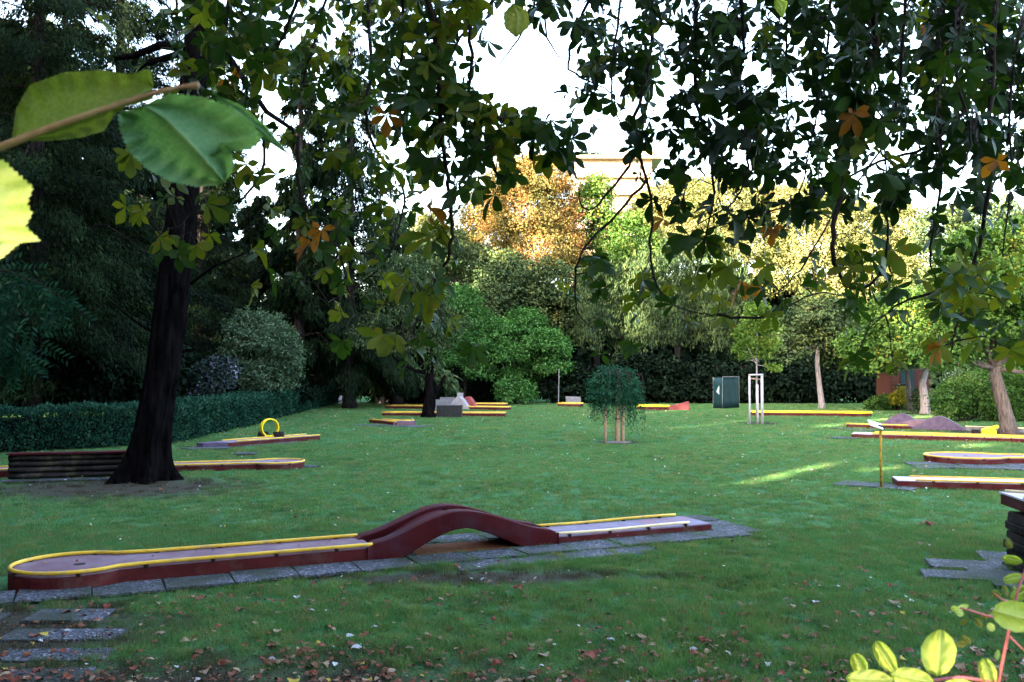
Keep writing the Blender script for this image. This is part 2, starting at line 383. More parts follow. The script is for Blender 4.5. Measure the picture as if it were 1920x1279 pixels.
strip('thin grey slab edge along the front of the log wall', -20, 903, 250, 897, .3, 9)
strip('slab strip below the yellow loop lane', 345, 842, 560, 829, .5, 8)
strip('slabs under the rounded end of the lane on the right', 1705, 872, 1960, 876, 1.3, 8)
strip('slabs before the purple double hump lane', 1565, 803, 1640, 808, .5, 3)
strip('slabs at the start of the long lane with a yellow tube', 1560, 820, 1600, 823, .6, 2)
strip('slabs round the short lane near the small dark tree', 672, 796, 800, 800, 1.2, 6)
strip('loose slab lying off the lane with a rounded tip', 570, 874, 592, 875, .4, 1)
p = G(400, 841); p2 = G(462, 851)
paving('two loose slabs in the grass by the loop lane', [(p[0], p[1], .8, .4, .1, .012), (p2[0], p2[1], .5, .35, .1, .012)], 'loose_slabs')

# ================================================================ LANES
def lane_frame(p0, p1):
    a, b = G(*p0), G(*p1); u = unit((b-a)*[1, 1, 0]); v = np.array([-u[1], u[0], 0]); return a, u, v, np.linalg.norm((b-a)[:2])
def outline(L, W, R=0, neck=.35, side='start', n=18):
    """top outline of a lane strip with an optional rounded target at one end; local (u,v), counter-clockwise"""
    if not R: return [(0, 0), (L, 0), (L, W), (0, W)]
    c = R*1.12; a = R/W; arc = []
    th0 = math.asin(min(.99, (W/2)/R))*1.15
    for i in range(n+1):
        th = math.pi-(-math.pi+th0)*0; 
    pts = []
    for i in range(n+1):
        th = th0+(2*math.pi-2*th0)*i/n; pts.append((c+1.12*R*math.cos(th), W/2+R*math.sin(th)))
    xn = pts[0][0]
    poly = [(xn+neck, 0)]+[(L, 0), (L, W), (xn+neck, W)]+pts
    if side == 'end': poly = [(L-x, W-y) for x, y in poly]
    return poly
def bracketed_rail(e, P, m, r=.02, every=.7, name='rail', k=8, brk=True):
    b = MB(); b.tube(P, r, k); o = b.build(name, m, e, smooth=True)
    if brk:
        P = np.asarray(P); seg = np.linalg.norm(np.diff(P, axis=0), axis=1); cum = np.concatenate([[0], np.cumsum(seg)])
        bb = MB(); s = every*.4
        while s < cum[-1]:
            q = np.array([np.interp(s, cum, P[:, j]) for j in range(3)]); bb.box(q-[0, 0, .03], .045, .045, .035); s += every
        if bb.n: bb.build('bracket', M['black'], o)['kind'] = 'stuff'
    return o
def lane(label, p0, p1, W=.7, h=.13, R=0, side='start', deck='deck', rail='yellow', r=.022, railmargin=(.0, .0), name='minigolf_lane', rails=(1, 1), sidem='red', deckedge=True, brk=True, ext=0):
    a, u, v, L = lane_frame(p0, p1); L += ext; e = empty(name, a, label, 'minigolf lane')
    T = lambda x, y, z: a+u*x+v*y+np.array([0, 0, z])
    po = outline(L, W, R, side=side); b = MB(); b.prism([T(x, y, 0) for x, y in po], -.05, h-.02); b.build('base', M[sidem], e)
    cu = np.mean(po, 0); d = MB(); d.prism([T(x, y, 0) for x, y in po], h-.0195, h); bevel(d.build('deck', M[deck], e), .006, 1)
    zr = h+r*.6; m0, m1 = railmargin
    if R:
        k = po[4:] if side == 'start' else po[4:]
        if side == 'start':
            full = [(L-m1, W-r*.6)]+[(po[3][0], W-r*.6)]+[(x, y) for x, y in k]+[(po[0][0], r*.6), (L-m1, r*.6)]
        else:
            full = [(m0, r*.6), (po[3][0], r*.6)]+list(k)+[(po[0][0], W-r*.6), (m0, W-r*.6)]
        P = []
        for q in range(len(full)-1):
            A, B = np.array(full[q]), np.array(full[q+1]); nn = max(1, int(np.linalg.norm(B-A)/.4))
            P += [A+(B-A)*i/nn for i in range(nn)]
        P.append(np.array(full[-1])); c = np.array([(R*1.12 if side == 'start' else L-R*1.12), W/2])
        P = [T(*(q+(c-q)*(.02 if abs(q[1]-W/2) > W*.55 else 0)), zr) for q in P]
        bracketed_rail(e, P, M[rail], r, brk=brk)
        hb = MB(); hc = T(c[0], c[1], 0); hb.tube([hc+[0, 0, h-.004], hc+[0, 0, h+.003]], .055, 14); hb.build('hole', M['black'], e)
    else:
        for s_, yy in enumerate((r*.6, W-r*.6)):
            if rails[s_]:
                n = max(2, int(L/.5)); xs_ = np.linspace(m0, L-m1, n)
                bracketed_rail(e, [T(x, yy, zr) for x in xs_], M[rail], r, brk=brk)
    return e, T, L

# --- 1. foreground lane with the humped bridge
W1 = .64; UH0 = 2.93; UH1 = 5.08; R1 = .50
e1 = empty('minigolf_lane', A0, 'maroon lane with an arched hump bridge and a rounded yellow railed end in front', 'minigolf lane')
T1 = lambda x, y, z: L2W(x, y, z)
OFF = .53
po = [(x-OFF, y) for x, y in outline(UH0+OFF, W1, R1, neck=.30, n=26)]
for (pp, h, nm) in ((po, .15, 1), ([(UH1-.1, 0), (LL, 0), (LL, W1), (UH1-.1, W1)], .095, 2)):
    b = MB(); b.prism([T1(x, y, 0) for x, y in pp], -.05, h-.02); bevel(b.build('base', M['red'], e1), .008, 1)
    b = MB(); b.prism([T1(x, y, 0) for x, y in pp], h-.0195, h); bevel(b.build('deck', M['deckred' if nm == 1 else 'deck'], e1), .005, 1)
def dense(full, step=.12):
    P = []
    for q in range(len(full)-1):
        A, B = np.array(full[q], float), np.array(full[q+1], float); nn = max(1, int(np.linalg.norm(B-A)/step)); P += [A+(B-A)*i/nn for i in range(nn)]
    return P+[np.array(full[-1], float)]
full = [(UH0-.02, W1-.015), (po[3][0], W1-.015)]+po[4:]+[(po[0][0], .015), (UH0-.02, .015)]
cc = np.array([R1*1.12-OFF, W1/2])
P = [T1(*(q+(cc-q)*(.025 if abs(q[1]-W1/2) > W1*.52 or q[0] < -.3 else 0)), .172) for q in dense(full)]
bracketed_rail(e1, P, M['yellow'], .0185, .62, k=10)
b = MB(); hc = T1(cc[0]+.05, cc[1], 0); b.tube([hc+[0, 0, .146], hc+[0, 0, .153]], .055, 20); b.build('hole', M['black'], e1)
for yy, x0, x1, mt in ((.015, UH1, LL-.34, 'yellowpale'), (W1-.015, UH1+.02, LL-.12, 'yellow')):
    bracketed_rail(e1, [T1(x, yy, .122+.006*math.sin(x*3)) for x in np.linspace(x0, x1, 9)], M[mt], .016, .55)
# arch
def sm(t): t = np.clip(t, 0, 1); return t*t*(3-2*t)
SP = UH1-UH0
def Htop(t):    # t 0..1 along the bridge
    k = np.where(t < .46, sm(t/.46), 1-sm((t-.46)/.54)); return .135+.285*k+.0*t-.03*np.clip(t-.7, 0, 1)
def sweep(e, name, ts, v0, v1, top, bot, m):
    Vv = []; Ff = []
    for i, t in enumerate(ts):
        uu = UH0-.08+(SP+.14)*t
        Vv += [T1(uu, v0, bot(t)), T1(uu, v1, bot(t)), T1(uu, v1, top(t)), T1(uu, v0, top(t))]
    n = len(ts)
    for i in range(n-1):
        for j in range(4): Ff.append((i*4+j, i*4+(j+1) % 4, (i+1)*4+(j+1) % 4, (i+1)*4+j))
    Ff += [(0, 1, 2, 3), (4*n-1, 4*n-2, 4*n-3, 4*n-4)]
    o = mesh(name, Vv, Ff, m, e); autosmooth(o); bevel(o, .014, 3); return o
ts = np.linspace(0, 1, 29)
bot = lambda t: float(max(-.03, Htop(np.array(t))-.145-.12*abs(t-.5)*2-(.10 if t < .06 or t > .94 else 0)))
beamtop = lambda t: float(Htop(np.array(t))+.045*sm(min(t, 1-t)/.04))
rise = lambda t: float(Htop(np.array(t))-.075*(1-sm(min(t, 1-t)/.33))+.012)
sweep(e1, 'arch_beam', ts, -.012, .185, beamtop, bot, M['reddark'])
sweep(e1, 'arch_beam', ts, W1-.185, W1+.012, lambda t: beamtop(t)+.003, bot, M['reddark'])
sweep(e1, 'arch_ramp', np.linspace(.0, .45, 14), .186, W1-.186, rise, lambda t: rise(t)-.07, M['reddark'])
sweep(e1, 'arch_ramp', np.linspace(.56, 1, 14), .186, W1-.186, rise, lambda t: rise(t)-.07, M['reddark'])
for y_ in (.27, .37): sweep(e1, 'arch_tongue', np.linspace(.44, .52, 4), y_-.03, y_+.03, rise, lambda t: rise(t)-.05, M['reddark'])
b = MB(); q = T1(UH0+1.15, .30, 0); b.box(q+[0, 0, .006], 1.3, .5, .008, rz=LR); M['rust'] = simple('rusty_soil', (.16, .06, .035), (.26, .11, .06), 14, .95, .1, .6); 
b.build('rust_stained_patch', M['rust'], e1)

# --- others
lane('long lane with pale rails at the right edge beside the tilted plate post', (1683, 913), (1920, 920), .62, .12, rail='yellow', r=.017, railmargin=(.3, 0), ext=4, deck='edge')
lane('lane whose rounded end lies on grey slabs at the right edge', (1745, 868), (1960, 871), .85, .13, R=.78, r=.02, ext=3, deck='deck')
e11, T11, L11 = lane('long straight lane carrying a yellow tube block at right', (1597, 820), (1925, 830), .8, .12, r=.03, railmargin=(.6, 0), ext=3, deck='edge')
b = MB(); q = T11(L11*.49+.2, .4, .12); cx = G(1850, 822); q = np.array([cx[0], cx[1]+.35, .13])
b.tube([q+[.05, 0, .08], q+[.58, .1, .20]], .06, 14); b.box(q+[.25, 0, .03], .42, .12, .14); bevel(b.build('tube_ramp', M['yellowb'], e11), .01)
b = MB(); b.tube([q+[-.15, 0, -.02], q+[-.15, 0, .12]], .12, 12); b.build('stone_block', M['stone'], e11)
e10, T10, L10 = lane('lane with two purple wave humps beside the tree on the right', (1587, 801), (1760, 806), .9, .11, r=.03, rails=(1, 0), railmargin=(0, 1.0))
def wave(e, T, x0, x1, y0, y1, H, m, name='wave_hump'):
    n = 17; Vv = []; Ff = []
    for i in range(n):
        t = i/(n-1); z = .08+H*(.5-.5*math.cos(2*math.pi*t))**.8; x = x0+(x1-x0)*t
        Vv += [T(x, y0, 0), T(x, y1, 0), T(x, y1, z), T(x, y0, z)]
    for i in range(n-1):
        for j in range(4): Ff.append((i*4+j, i*4+(j+1) % 4, (i+1)*4+(j+1) % 4, (i+1)*4+j))
    Ff += [(0, 1, 2, 3), (4*n-1, 4*n-2, 4*n-3, 4*n-4)]
    return mesh(name, Vv, Ff, m, e)
wave(e10, T10, L10*.72, L10*1.28, -.02, .26, .40, M['violet']); wave(e10, T10, L10*.30, L10*.84, .95, 1.22, .42, M['violet'])
wave(e10, T10, L10*.42, L10*1.16, .261, .949, .24, M['deckred'], 'ramp')
b = MB(); b.prism([T10(x, y, 0) for x, y in ((L10*1.27, .1), (L10*1.27+3, .1), (L10*1.27+3, .8), (L10*1.27, .8))], -.03, .12); b.build('base', M['concrete'], e10)
b = MB(); b.tube([T10(L10*1.27, .1, .15), T10(L10*1.27+3, .1, .12)], .02, 6); b.build('rail', M['yellowpale'], e10)
lane('plain red lane with bright yellow rails behind the young staked tree', (1410, 779), (1638, 781), .9, .14, r=.04, deck='deckred', rail='yellowb', R=.7, side='end', brk=False)
e8, T8, L8 = lane('red lane ending in a small wedge ramp behind the weeping tree', (1195, 768), (1255, 768.5), .9, .16, r=.05, rail='yellowb', brk=False)
b = MB(); Vv = [T8(L8-.1, 0, 0), T8(L8+1.05, 0, 0), T8(L8+1.05, .9, 0), T8(L8-.1, .9, 0), T8(L8-.1, 0, .17), T8(L8+1.05, 0, .46), T8(L8+1.05, .9, .46), T8(L8-.1, .9, .17)]
b.add(Vv, [(3, 2, 1, 0), (4, 5, 6, 7), (0, 1, 5, 4), (1, 2, 6, 5), (2, 3, 7, 6), (3, 0, 4, 7)]); M['pinkred'] = simple('faded_red_paint', (.17, .035, .04), (.24, .06, .06), 3, .7, .3, .2); b.build('wedge_ramp', M['pinkred'], e8)
lane('tiny red lane beside a grey stone block under the round green bush', (1046, 762), (1088, 762.5), .8, .15, r=.05, rail='yellow', brk=False)
b = MB(); p = G(1076, 759); b.box(p+[0, .5, .25], .95, .45, .52, jit=.02); bevel(tag(b.build('stone_block', M['concrete'], origin=p+[0, .5, 0]), 'low grey granite block behind the tiny red lane', 'stone block'), .02)
lane('short crooked lane with purple ramp end in front of the small dark tree', (692, 793), (742, 798), .62, .13, r=.03, rails=(1, 1), rail='yellow', brk=False)
e4, T4, L4 = lane('purple ended lane piece joined to the short crooked lane', (738, 798), (780, 797.5), .6, .15, r=.025, rails=(0, 1), deck='violet', sidem='deckred', brk=False)
lane('long dark sided lane passing behind the small dark trunk', (716, 779.5), (946, 780.5), .75, .13, r=.035, rail='yellow', brk=False)
b = MB(); p = G(843, 782); b.box(p+[0, -.1, .27], 1.15, .5, .56, jit=.01); bevel(tag(b.build('box', M['iron'], origin=p), 'matt black box standing on the lawn beside the small dark trunk', 'box'), .02)
e6, T6, L6 = lane('pale double railed lane with a white arched hump at the far end of the lawn', (722, 765.5), (950, 769), .7, .14, r=.035, rail='yellow', brk=False)
M['archw'] = simple('pale_arch_stone', (.20, .19, .22), (.30, .28, .31), 4, .8, .2, .4)
wave(e6, T6, L6*.52, L6*.705, -.02, .4, .62, M['archw'], 'hump'); wave(e6, T6, L6*.58, L6*.735, .5, .9, .62, M['pinkred'], 'hump')
lane('farthest slim yellow railed lane at the foot of the green bushes', (870, 762), (948, 762.5), .7, .15, r=.035, rail='yellow', brk=False)
for (px, py, sx, sz, lb) in [(824, 768.5, 1.1, .55, 'square pale concrete block beside the small dark trunk'), (816, 777, .7, .28, 'low lilac concrete block beside the matt black box'), (838, 761, .9, .52, 'grey upright slab standing at the dark edge of the trees'), (850, 767, .55, .4, 'small grey concrete block left of the white arched hump')]:
    p = G(px, py); b = MB(); b.box(p+[0, .3, sz/2], sx, .4, sz, jit=.015); bevel(tag(b.build('concrete_block', M['concrete'], origin=p), lb, 'concrete block'), .02)
b = MB(); p = G(858, 762); b.box(p+[.1, 1, .4], .36, .35, .8); tag(b.build('concrete_post', M['archw'], origin=p), 'short beige post behind the white arched hump', 'post')
# loop lane
e2, T2, L2_ = lane('grey purple lane with a yellow loop near the hedge', (428, 838.5), (600, 824.5), .62, .13, r=.022, railmargin=(.28, .0), brk=False)
b = MB(); b.prism([T2(x, y, 0) for x, y in ((-.55, .35), (0, 0), (0, .62), (-.55, .62))], -.03, .125); b.build('deck', M['violet'], e2)
def ring(e, c, R, wd, th, ax, m):
    b = MB(); n = 40; Vv = []; Ff = []
    s = unit(np.array([-ax[1], ax[0], 0.]))
    for i in range(n):
        a_ = -math.pi/2+2*math.pi*i/n; off = ax*wd*(i/n-.5)*.55
        for (rr, vv) in ((R, -wd/2), (R, wd/2), (R-th, wd/2), (R-th, -wd/2)):
            Vv.append(c+off+s*math.cos(a_)*rr+np.array([0, 0, math.sin(a_)*rr])+ax*vv)
    for i in range(n-1):
        for j in range(4): Ff.append((i*4+j, i*4+(j+1) % 4, (i+1)*4+(j+1) % 4, (i+1)*4+j))
    Ff += [(0, 1, 2, 3), (4*n-1, 4*n-2, 4*n-3, 4*n-4)]
    b.add(Vv, Ff); return b.build('loop', m, e)
q = G(501, 829); q = np.array([q[0], q[1]+.25, .13+.27]); u2 = unit((T2(1, 0, 0)-T2(0, 0, 0)))
lo = ring(e2, q, .275, .17, .035, unit(np.array([u2[1]*-1+.35, u2[0]*1+.1, 0])*[1, 1, 0]), M['yellowb']); autosmooth(lo); bevel(lo, .006)
for dx, dd in ((-.22, .05), (.22, .0)):
    b = MB(); b.tube([q+[dx*1.1, dd+.12, -.30], q+[dx*1.1, dd+.12, -.12]], .16, 12, wob=.1); b.build('stone_block', M['stone'], e2)
b = MB(); b.box(q+[0, -.12, -.24], .16, .16, .05); b.build('loop_foot', M['yellowb'], e2)
# lane behind trunk, with rounded tip
lane('flat lane with a rounded tip emerging from behind the thick left trunk', (-40, 894.5), (572, 877.5), .62, .12, R=.52, side='end', r=.02, deck='deck')
# log wall
def stack(label, a, b_, courses, hh, dep, name, m, piece, brk=1):
    e = empty(name, a, label, 'wall'); d = (b_-a); L = np.linalg.norm(d[:2]); u = d/L; v = np.array([-u[1], u[0], 0])
    for k in range(courses):
        n = brk; cuts = np.linspace(0, L, n+1)+(np.concatenate([[0], rng.uniform(-.2, .2, n-1), [0]]) if n > 1 else 0)
        for i in range(n):
            x0, x1 = cuts[i]+.008+rng.uniform(0, .02), cuts[i+1]-.008; z = hh*(k+.5); nn = 9
            P = [a+u*x+v*(dep/2+rng.uniform(-.01, .01))+np.array([0, 0, z+rng.uniform(-.004, .004)]) for x in np.linspace(x0, x1, nn)]
            bb = MB()
            if piece == 'stone':
                q = a+u*(x0+x1)/2+v*(dep/2)+np.array([0, 0, z]); bb.box(q+rng.normal(size=3)*[.012, .012, 0], x1-x0-.01, dep, hh*.93, rz=math.atan2(u[1], u[0])+rng.uniform(-.07, .07), jit=.014); bevel(bb.build(piece, m, e, origin=None), .010, 1); continue
            bb.tube(P, hh*.53, 9, wob=.06); o = bb.build(piece, m, e, smooth=True)
            Vv = np.empty(len(o.data.vertices)*3); o.data.vertices.foreach_get('co', Vv); Vv = Vv.reshape(-1, 3); cz = P[0]-wloc(e); rel = (Vv-cz)@v; Vv += np.outer(rel*(dep/hh-1), v)
            o.data.vertices.foreach_set('co', Vv.ravel()); o.data.update()
    return e
a, b_ = G(12, 899.5), G(238, 893.5); lw = stack('dark log wall of four courses beside the thick left trunk', a, b_, 4, .113, .22, 'log_wall', M['log'], 'log', 1)
bb = MB(); mid = (a+b_)/2; ang = math.atan2((b_-a)[1], (b_-a)[0]); bb.box(mid+[0, .1, .475], np.linalg.norm(b_-a)+.05, .30, .03, rz=ang); bb.build('top_plank', M['reddark'], lw)
a = G(1893, 1078)+np.array([.13, 0, 0]); b_ = a+np.array([1.6, -.25, 0])
pl_ = stack('dark stacked stone pillar carrying the raised lane at the right edge', a, b_, 6, .092, .5, 'stone_pillar', M['stone'], 'stone', 3)
e14 = empty('raised_minigolf_lane', a+np.array([0, 0, .6]), 'raised lane with pale rail resting on the dark stone pillar', 'minigolf lane')
b = MB(); c0 = a+np.array([.98, .2, .62]); b.box(c0, 1.8, .62, .11, rz=-.15, ry=.05); bevel(b.build('base', M['red'], e14), .008)
b = MB(); b.box(c0+[0, 0, .065], 1.82, .64, .018, rz=-.15, ry=.05); b.build('deck', M['edge'], e14)
b = MB(); b.tube([c0+[-.93, -.15, .13], c0+[.9, -.43, .04]], .017, 8); b.build('rail', M['yellowpale'], e14, smooth=True)
b = MB(); b.tube([c0+[-.8, .42, .13], c0+[.9, .18, .04]], .017, 8); b.build('rail', M['yellowpale'], e14, smooth=True)

# sign post
p = G(1653, 915); e = empty('scorecard_post', p, 'thin yellow post topped by a tilted white plate on the right lawn', 'post')
b = MB(); b.tube([p+[0, 0, -.05], p+[-.01, 0, .6], p+[.0, 0, 1.08]], .024, 8); b.build('post', M['mustard'], e, smooth=True)
b = MB(); b.box(p+[-.09, 0, 1.10], .24, .22, .02, ry=.32, rx=.42); bevel(b.build('plate', M['white'], e), .005)
b = MB(); b.box(p+[-.0, 0, 1.06], .12, .1, .06, ry=.32); b.build('plate_holder', M['iron'], e)

# tarp box
p = G(1337, 765.5); d0 = p[1]; k = d0/FPX
e = empty('tarpaulin_screen', p, 'dark green tarpaulin screen with torn pale flap before the dark hedge', 'screen')
q1 = G(1355, 766.5); q2 = G(1386, 765)
def panel(a, b_, h, m, name, e):
    n = 8; Vv = []; Ff = []
    for i in range(n+1):
        for j in range(5):
            t = i/n; pt = a+(b_-a)*t; Vv.append(pt+np.array([0, .03*math.sin(i*2.1+j*1.3), h*j/4]))
    for i in range(n):
        for j in range(4): Ff.append((i*5+j, (i+1)*5+j, (i+1)*5+j+1, i*5+j+1))
    o = mesh(name, Vv, Ff, m, e, smooth=True); s = o.modifiers.new('thick', 'SOLIDIFY'); s.thickness = .02; return o
panel(p, q1, 1.75, M['tarp'], 'side_panel', e); panel(q1, q2, 1.78, M['tarp'], 'front_panel', e)
b = MB()
for pt, hh in ((p, 1.75), (q1, 1.82), (q2, 1.8)): b.tube([pt, pt+[0, -.05, hh]], .012, 6)
b.tube([q1+[0, -.05, 1.8], q2+[0, -.05, 1.8]], .028, 6); b.tube([p+[0, -.05, 1.75], p+[.28, -.2, 1.3]], .03, 6)
b.build('pole_frame', M['concrete'], e)
c = (p+q1)/2; b = MB(); M['flap'] = simple('pale_blue_plastic', (.30, .42, .50), (.42, .55, .62), 5, .4, .4, .3)
b.add([c+[.1, -.12, 1.4], c+[-.1, -.1, .95], c+[.0, -.14, .85], c+[.3, -.12, .55], c+[.32, -.1, 1.0]], [(0, 1, 2, 3, 4)]); o = b.build('torn_flap', M['flap'], e); s = o.modifiers.new('thick', 'SOLIDIFY'); s.thickness = .01
# dark thin pole by the tiny lane, thin fence posts by the path
p = G(1047, 760); b = MB(); b.tube([p, p+[.05, 0, 2.3]], .035, 6); tag(b.build('pole', M['concrete'], origin=p), 'thin grey pole standing behind the tiny red lane', 'pole')
for px, py, h, lb in ((647, 756, .92, 'taller thin pale post beside the grey path'), (674, 748, .7, 'shorter thin pale post farther along the grey path')):
    p = G(px, py); b = MB(); b.tube([p, p+[0, 0, h]], .035, 6); tag(b.build('path_post', M['stake'], origin=p), lb, 'post')
# far car behind the left trees
p = G(655, 715.5); e = empty('parked_car', p, 'pale blue parked car far off between the left trees', 'car'); s = .85
b = MB(); prof = [(-2, .3), (-2, .8), (-1.2, .95), (-.7, 1.4), (.8, 1.4), (1.3, .95), (2.1, .85), (2.1, .3)]
Vv = [p+[x*s*1.1, y, z+.2] for y in (-.8, .8) for x, z in prof]; n = 8
b.add(Vv, [tuple(range(n)), tuple(range(2*n-1, n-1, -1))]+[(i, n+i, n+(i+1) % n, (i+1) % n) for i in range(n)]); b.build('body', M['carp'], e)
b = MB(); b.box(p+[.02, -.81, 1.38], 1.5, .03, .3); b.build('window', M['glass'], e)
for x in (-1.25, 1.35): b = MB(); b.tube([p+[x, -.85, .33], p+[x, -.6, .33]], .33, 14); b.build('wheel', M['iron'], e)

# ================================================================ VEGETATION MATERIALS
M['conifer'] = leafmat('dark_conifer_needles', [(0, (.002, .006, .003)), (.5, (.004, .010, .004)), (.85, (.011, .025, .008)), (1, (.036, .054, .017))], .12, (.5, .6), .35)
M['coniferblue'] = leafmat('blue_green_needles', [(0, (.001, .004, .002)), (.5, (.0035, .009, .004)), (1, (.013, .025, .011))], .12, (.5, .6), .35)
M['yew'] = leafmat('grey_green_yew', [(0, (.006, .014, .007)), (.5, (.034, .062, .028)), (1, (.085, .115, .045))], .12, (.4, .7), .8)
M['magnolia'] = leafmat('mid_green_magnolia', [(0, (.006, .028, .007)), (.5, (.042, .125, .030)), (1, (.11, .24, .07))], .25, (.4, .7), .9)
M['hedge'] = leafmat('blue_green_hedge', [(0, (.004, .020, .018)), (.5, (.012, .046, .030)), (.9, (.022, .074, .044)), (1, (.06, .12, .08))], .12, (.35, .8), 1.2)
M['under'] = leafmat('shade_dark_undergrowth', [(0, (.001, .003, .002)), (.6, (.004, .010, .006)), (1, (.010, .022, .011))], .05, (.4, .7), .8)  # near-black leaves, shade under the trees put into the colour
M['maple'] = leafmat('orange_maple', [(0, (.06, .075, .03)), (.35, (.12, .11, .04)), (.6, (.20, .14, .05)), (.85, (.23, .115, .045)), (1, (.24, .08, .035))], .35, (.7, .6), .35)
M['limes'] = leafmat('pale_yellow_green', [(0, (.07, .09, .035)), (.4, (.13, .15, .06)), (.75, (.19, .195, .085)), (1, (.24, .19, .10))], .35, (.6, .6), .3)
M['greygreen'] = leafmat('grey_green_leaves', [(0, (.012, .028, .013)), (.5, (.048, .080, .036)), (.85, (.085, .115, .045)), (1, (.20, .17, .035))], .2, (.5, .6), .5)
M['midgreen'] = leafmat('fresh_green_leaves', [(0, (.018, .050, .012)), (.5, (.058, .125, .028)), (.85, (.11, .175, .04)), (1, (.22, .17, .03))], .3, (.5, .6), .5)
M['young'] = leafmat('light_green_young_leaves', [(0, (.05, .11, .02)), (.6, (.10, .18, .035)), (1, (.20, .22, .05))], .4, (.3, .7), .8)
M['weep'] = leafmat('dark_teal_weeping_leaves', [(0, (.004, .024, .014)), (.6, (.014, .066, .038)), (1, (.035, .115, .06))], .15, (.3, .7), 2)
M['silver'] = leafmat('silvery_shrub_leaves', [(0, (.018, .045, .026)), (.5, (.055, .095, .055)), (1, (.12, .17, .11))], .2, (.4, .7), 1.0)
M['lilac'] = leafmat('lilac_blossom_shrub', [(0, (.01, .02, .015)), (.6, (.02, .035, .03)), (.82, (.09, .09, .14)), (1, (.30, .30, .42))], .1, (.5, .6), 1.0)
M['yellowbush'] = leafmat('yellow_leaf_tuft', [(0, (.12, .14, .02)), (1, (.38, .32, .03))], .3)

# ================================================================ HEDGE
def hedge(label, base, h, wd, name='clipped_hedge', m='hedge', dens=900, group=None):
    e = empty(name, base[0], label, 'hedge', group); b = MB(); PP = []; DD = []
    for i in range(len(base)-1):
        a, c = base[i], base[i+1]; d = c-a; L = np.linalg.norm(d); u = d/L; v = np.array([-u[1], u[0], 0]); v = v if v[0] < 0 else -v
        A = [a-u*.1, c+u*.1, c+u*.1+v*wd, a-u*.1+v*wd]; b.prism([(q+v*.2 if j < 2 else q-v*.2) for j, q in enumerate(A)], -.02, h-.2)
        n = int(L*(h+wd)*dens*(26/np.clip(a[1], 20, 60))); 
        s = rng.random(n)*(h+wd+.2); x = rng.random(n)*L
        front = s < h; z = np.where(front, s, h); y = np.where(front, 0, s-h)
        lump = .05*np.sin(x*2.3+z*3)+.03*np.sin(x*6.1+1)
        P = a+np.outer(x, u)+np.outer(y+np.where(front, lump, 0), v); P[:, 2] = z+np.where(front, 0, lump*.8)
        P += rng.normal(size=(n, 3))*.04; PP.append(P)
        D = np.where(front[:, None], -v, np.array([0, 0, 1.])); DD.append(D)
    b.build('stems', M['under'], e)  # solid dark box added to fill the hedge behind its leaves
    P = np.concatenate(PP); D = np.concatenate(DD); n = len(P); s = rng.uniform(.7, 1.4, n)*np.clip(P[:, 1]/26, .9, 1.8)
    cloud('foliage', P, D*.6+sph(n)*.6+[0, 0, .5], D*.8+sph(n)*.7, .085*s, .04*s, M[m], e)
    return e
hedge('long clipped blue green hedge running along the left side of the lawn', [G(-330, 866), G(0, 849), G(200, 840), G(333, 829), G(480, 795), G(560, 773), G(612, 761), G(632, 757)], 1.02, 1.3)

# ================================================================ TREES
def tree(label, base, top, r, lobes, leaf, bark, ntuft, per=12, spread=.2, ln=.2, wd=.13, name='tree', group=None, cat='tree', lean=None, limb_r=None, crowns=None, cut=-.75, pts=None):
    base = np.asarray(base, float); e = empty(name, base, label, cat, group)
    top = np.asarray(top, float)
    P = pts if pts is not None else [base-[0, 0, .1], base+[0, 0, .25], base*.66+top*.34+rng.normal(size=3)*r*.4, base*.33+top*.67+rng.normal(size=3)*r*.4, top]
    R = [r*1.45, r*1.1, r*.95, r*.85, r*.7] if pts is None else np.interp(np.linspace(0, 1, len(pts)), [0, .06, 1], [r*1.5, r*1.05, r*.6])
    trunk_part(P, R, M[bark], e)
    if limb_r != 0: limbs(top, lobes, (limb_r or r*.5), M[bark], e)
    lobe_leaves('crown', lobes, M[leaf], e, ntuft, per, spread, ln, wd, cut=cut)
    return e
BGG = 'trees at the far edge of the lawn'
def bt(label, bx, by, d, lobes, leaf, ntuft, bark='barkdark', r=.25, ln=.22, wd=.16, name='broadleaf_tree', per=12, spread=.28, group=BGG, cat='tree', top=None):
    b0 = PD(bx, by, d); b0[2] = 0; L = [pxlobe(*l, d+rng.uniform(-1.5, 1.5)) if len(l) == 4 else pxlobe(*l[:4], d+l[4]) for l in lobes]
    tp = PD(top[0], top[1], d) if top else b0+[0, 0, max(1.5, min(x[2] for x in L)-.3)]
    return tree(label, b0, tp, r, L, leaf, bark, ntuft, per, spread, ln, wd, name=name, group=group, cat=cat)
bt('tall orange and gold maple rising behind the rounded green bushes', 975, 760, 72, [(960, 345, 55, 48), (1015, 330, 50, 42), (900, 400, 45, 42), (985, 400, 75, 55), (1050, 385, 42, 55), (925, 455, 60, 50), (1010, 470, 75, 55), (860, 470, 45, 45), (1055, 470, 40, 60), (965, 540, 70, 50)], 'maple', 9000, ln=.17, wd=.12, name='maple_tree', group=None)
bt('grey green tree standing in front of the orange maple', 910, 760, 67, [(875, 500, 62, 42), (950, 515, 66, 40), (1035, 540, 60, 48), (820, 470, 45, 50), (905, 560, 70, 52), (990, 580, 70, 45), (1060, 600, 40, 50)], 'greygreen', 3000)
bt('yellow tinted small tree between the conifers and the orange maple', 815, 760, 68, [(805, 440, 42, 40), (840, 470, 42, 42), (795, 500, 42, 46), (845, 525, 38, 40)], 'limes', 1000)
bt('slim green tree right of the orange maple', 1120, 760, 74, [(1110, 385, 42, 45), (1135, 440, 45, 50), (1100, 480, 42, 50), (1120, 355, 30, 28), (1150, 520, 45, 50)], 'midgreen', 1300)
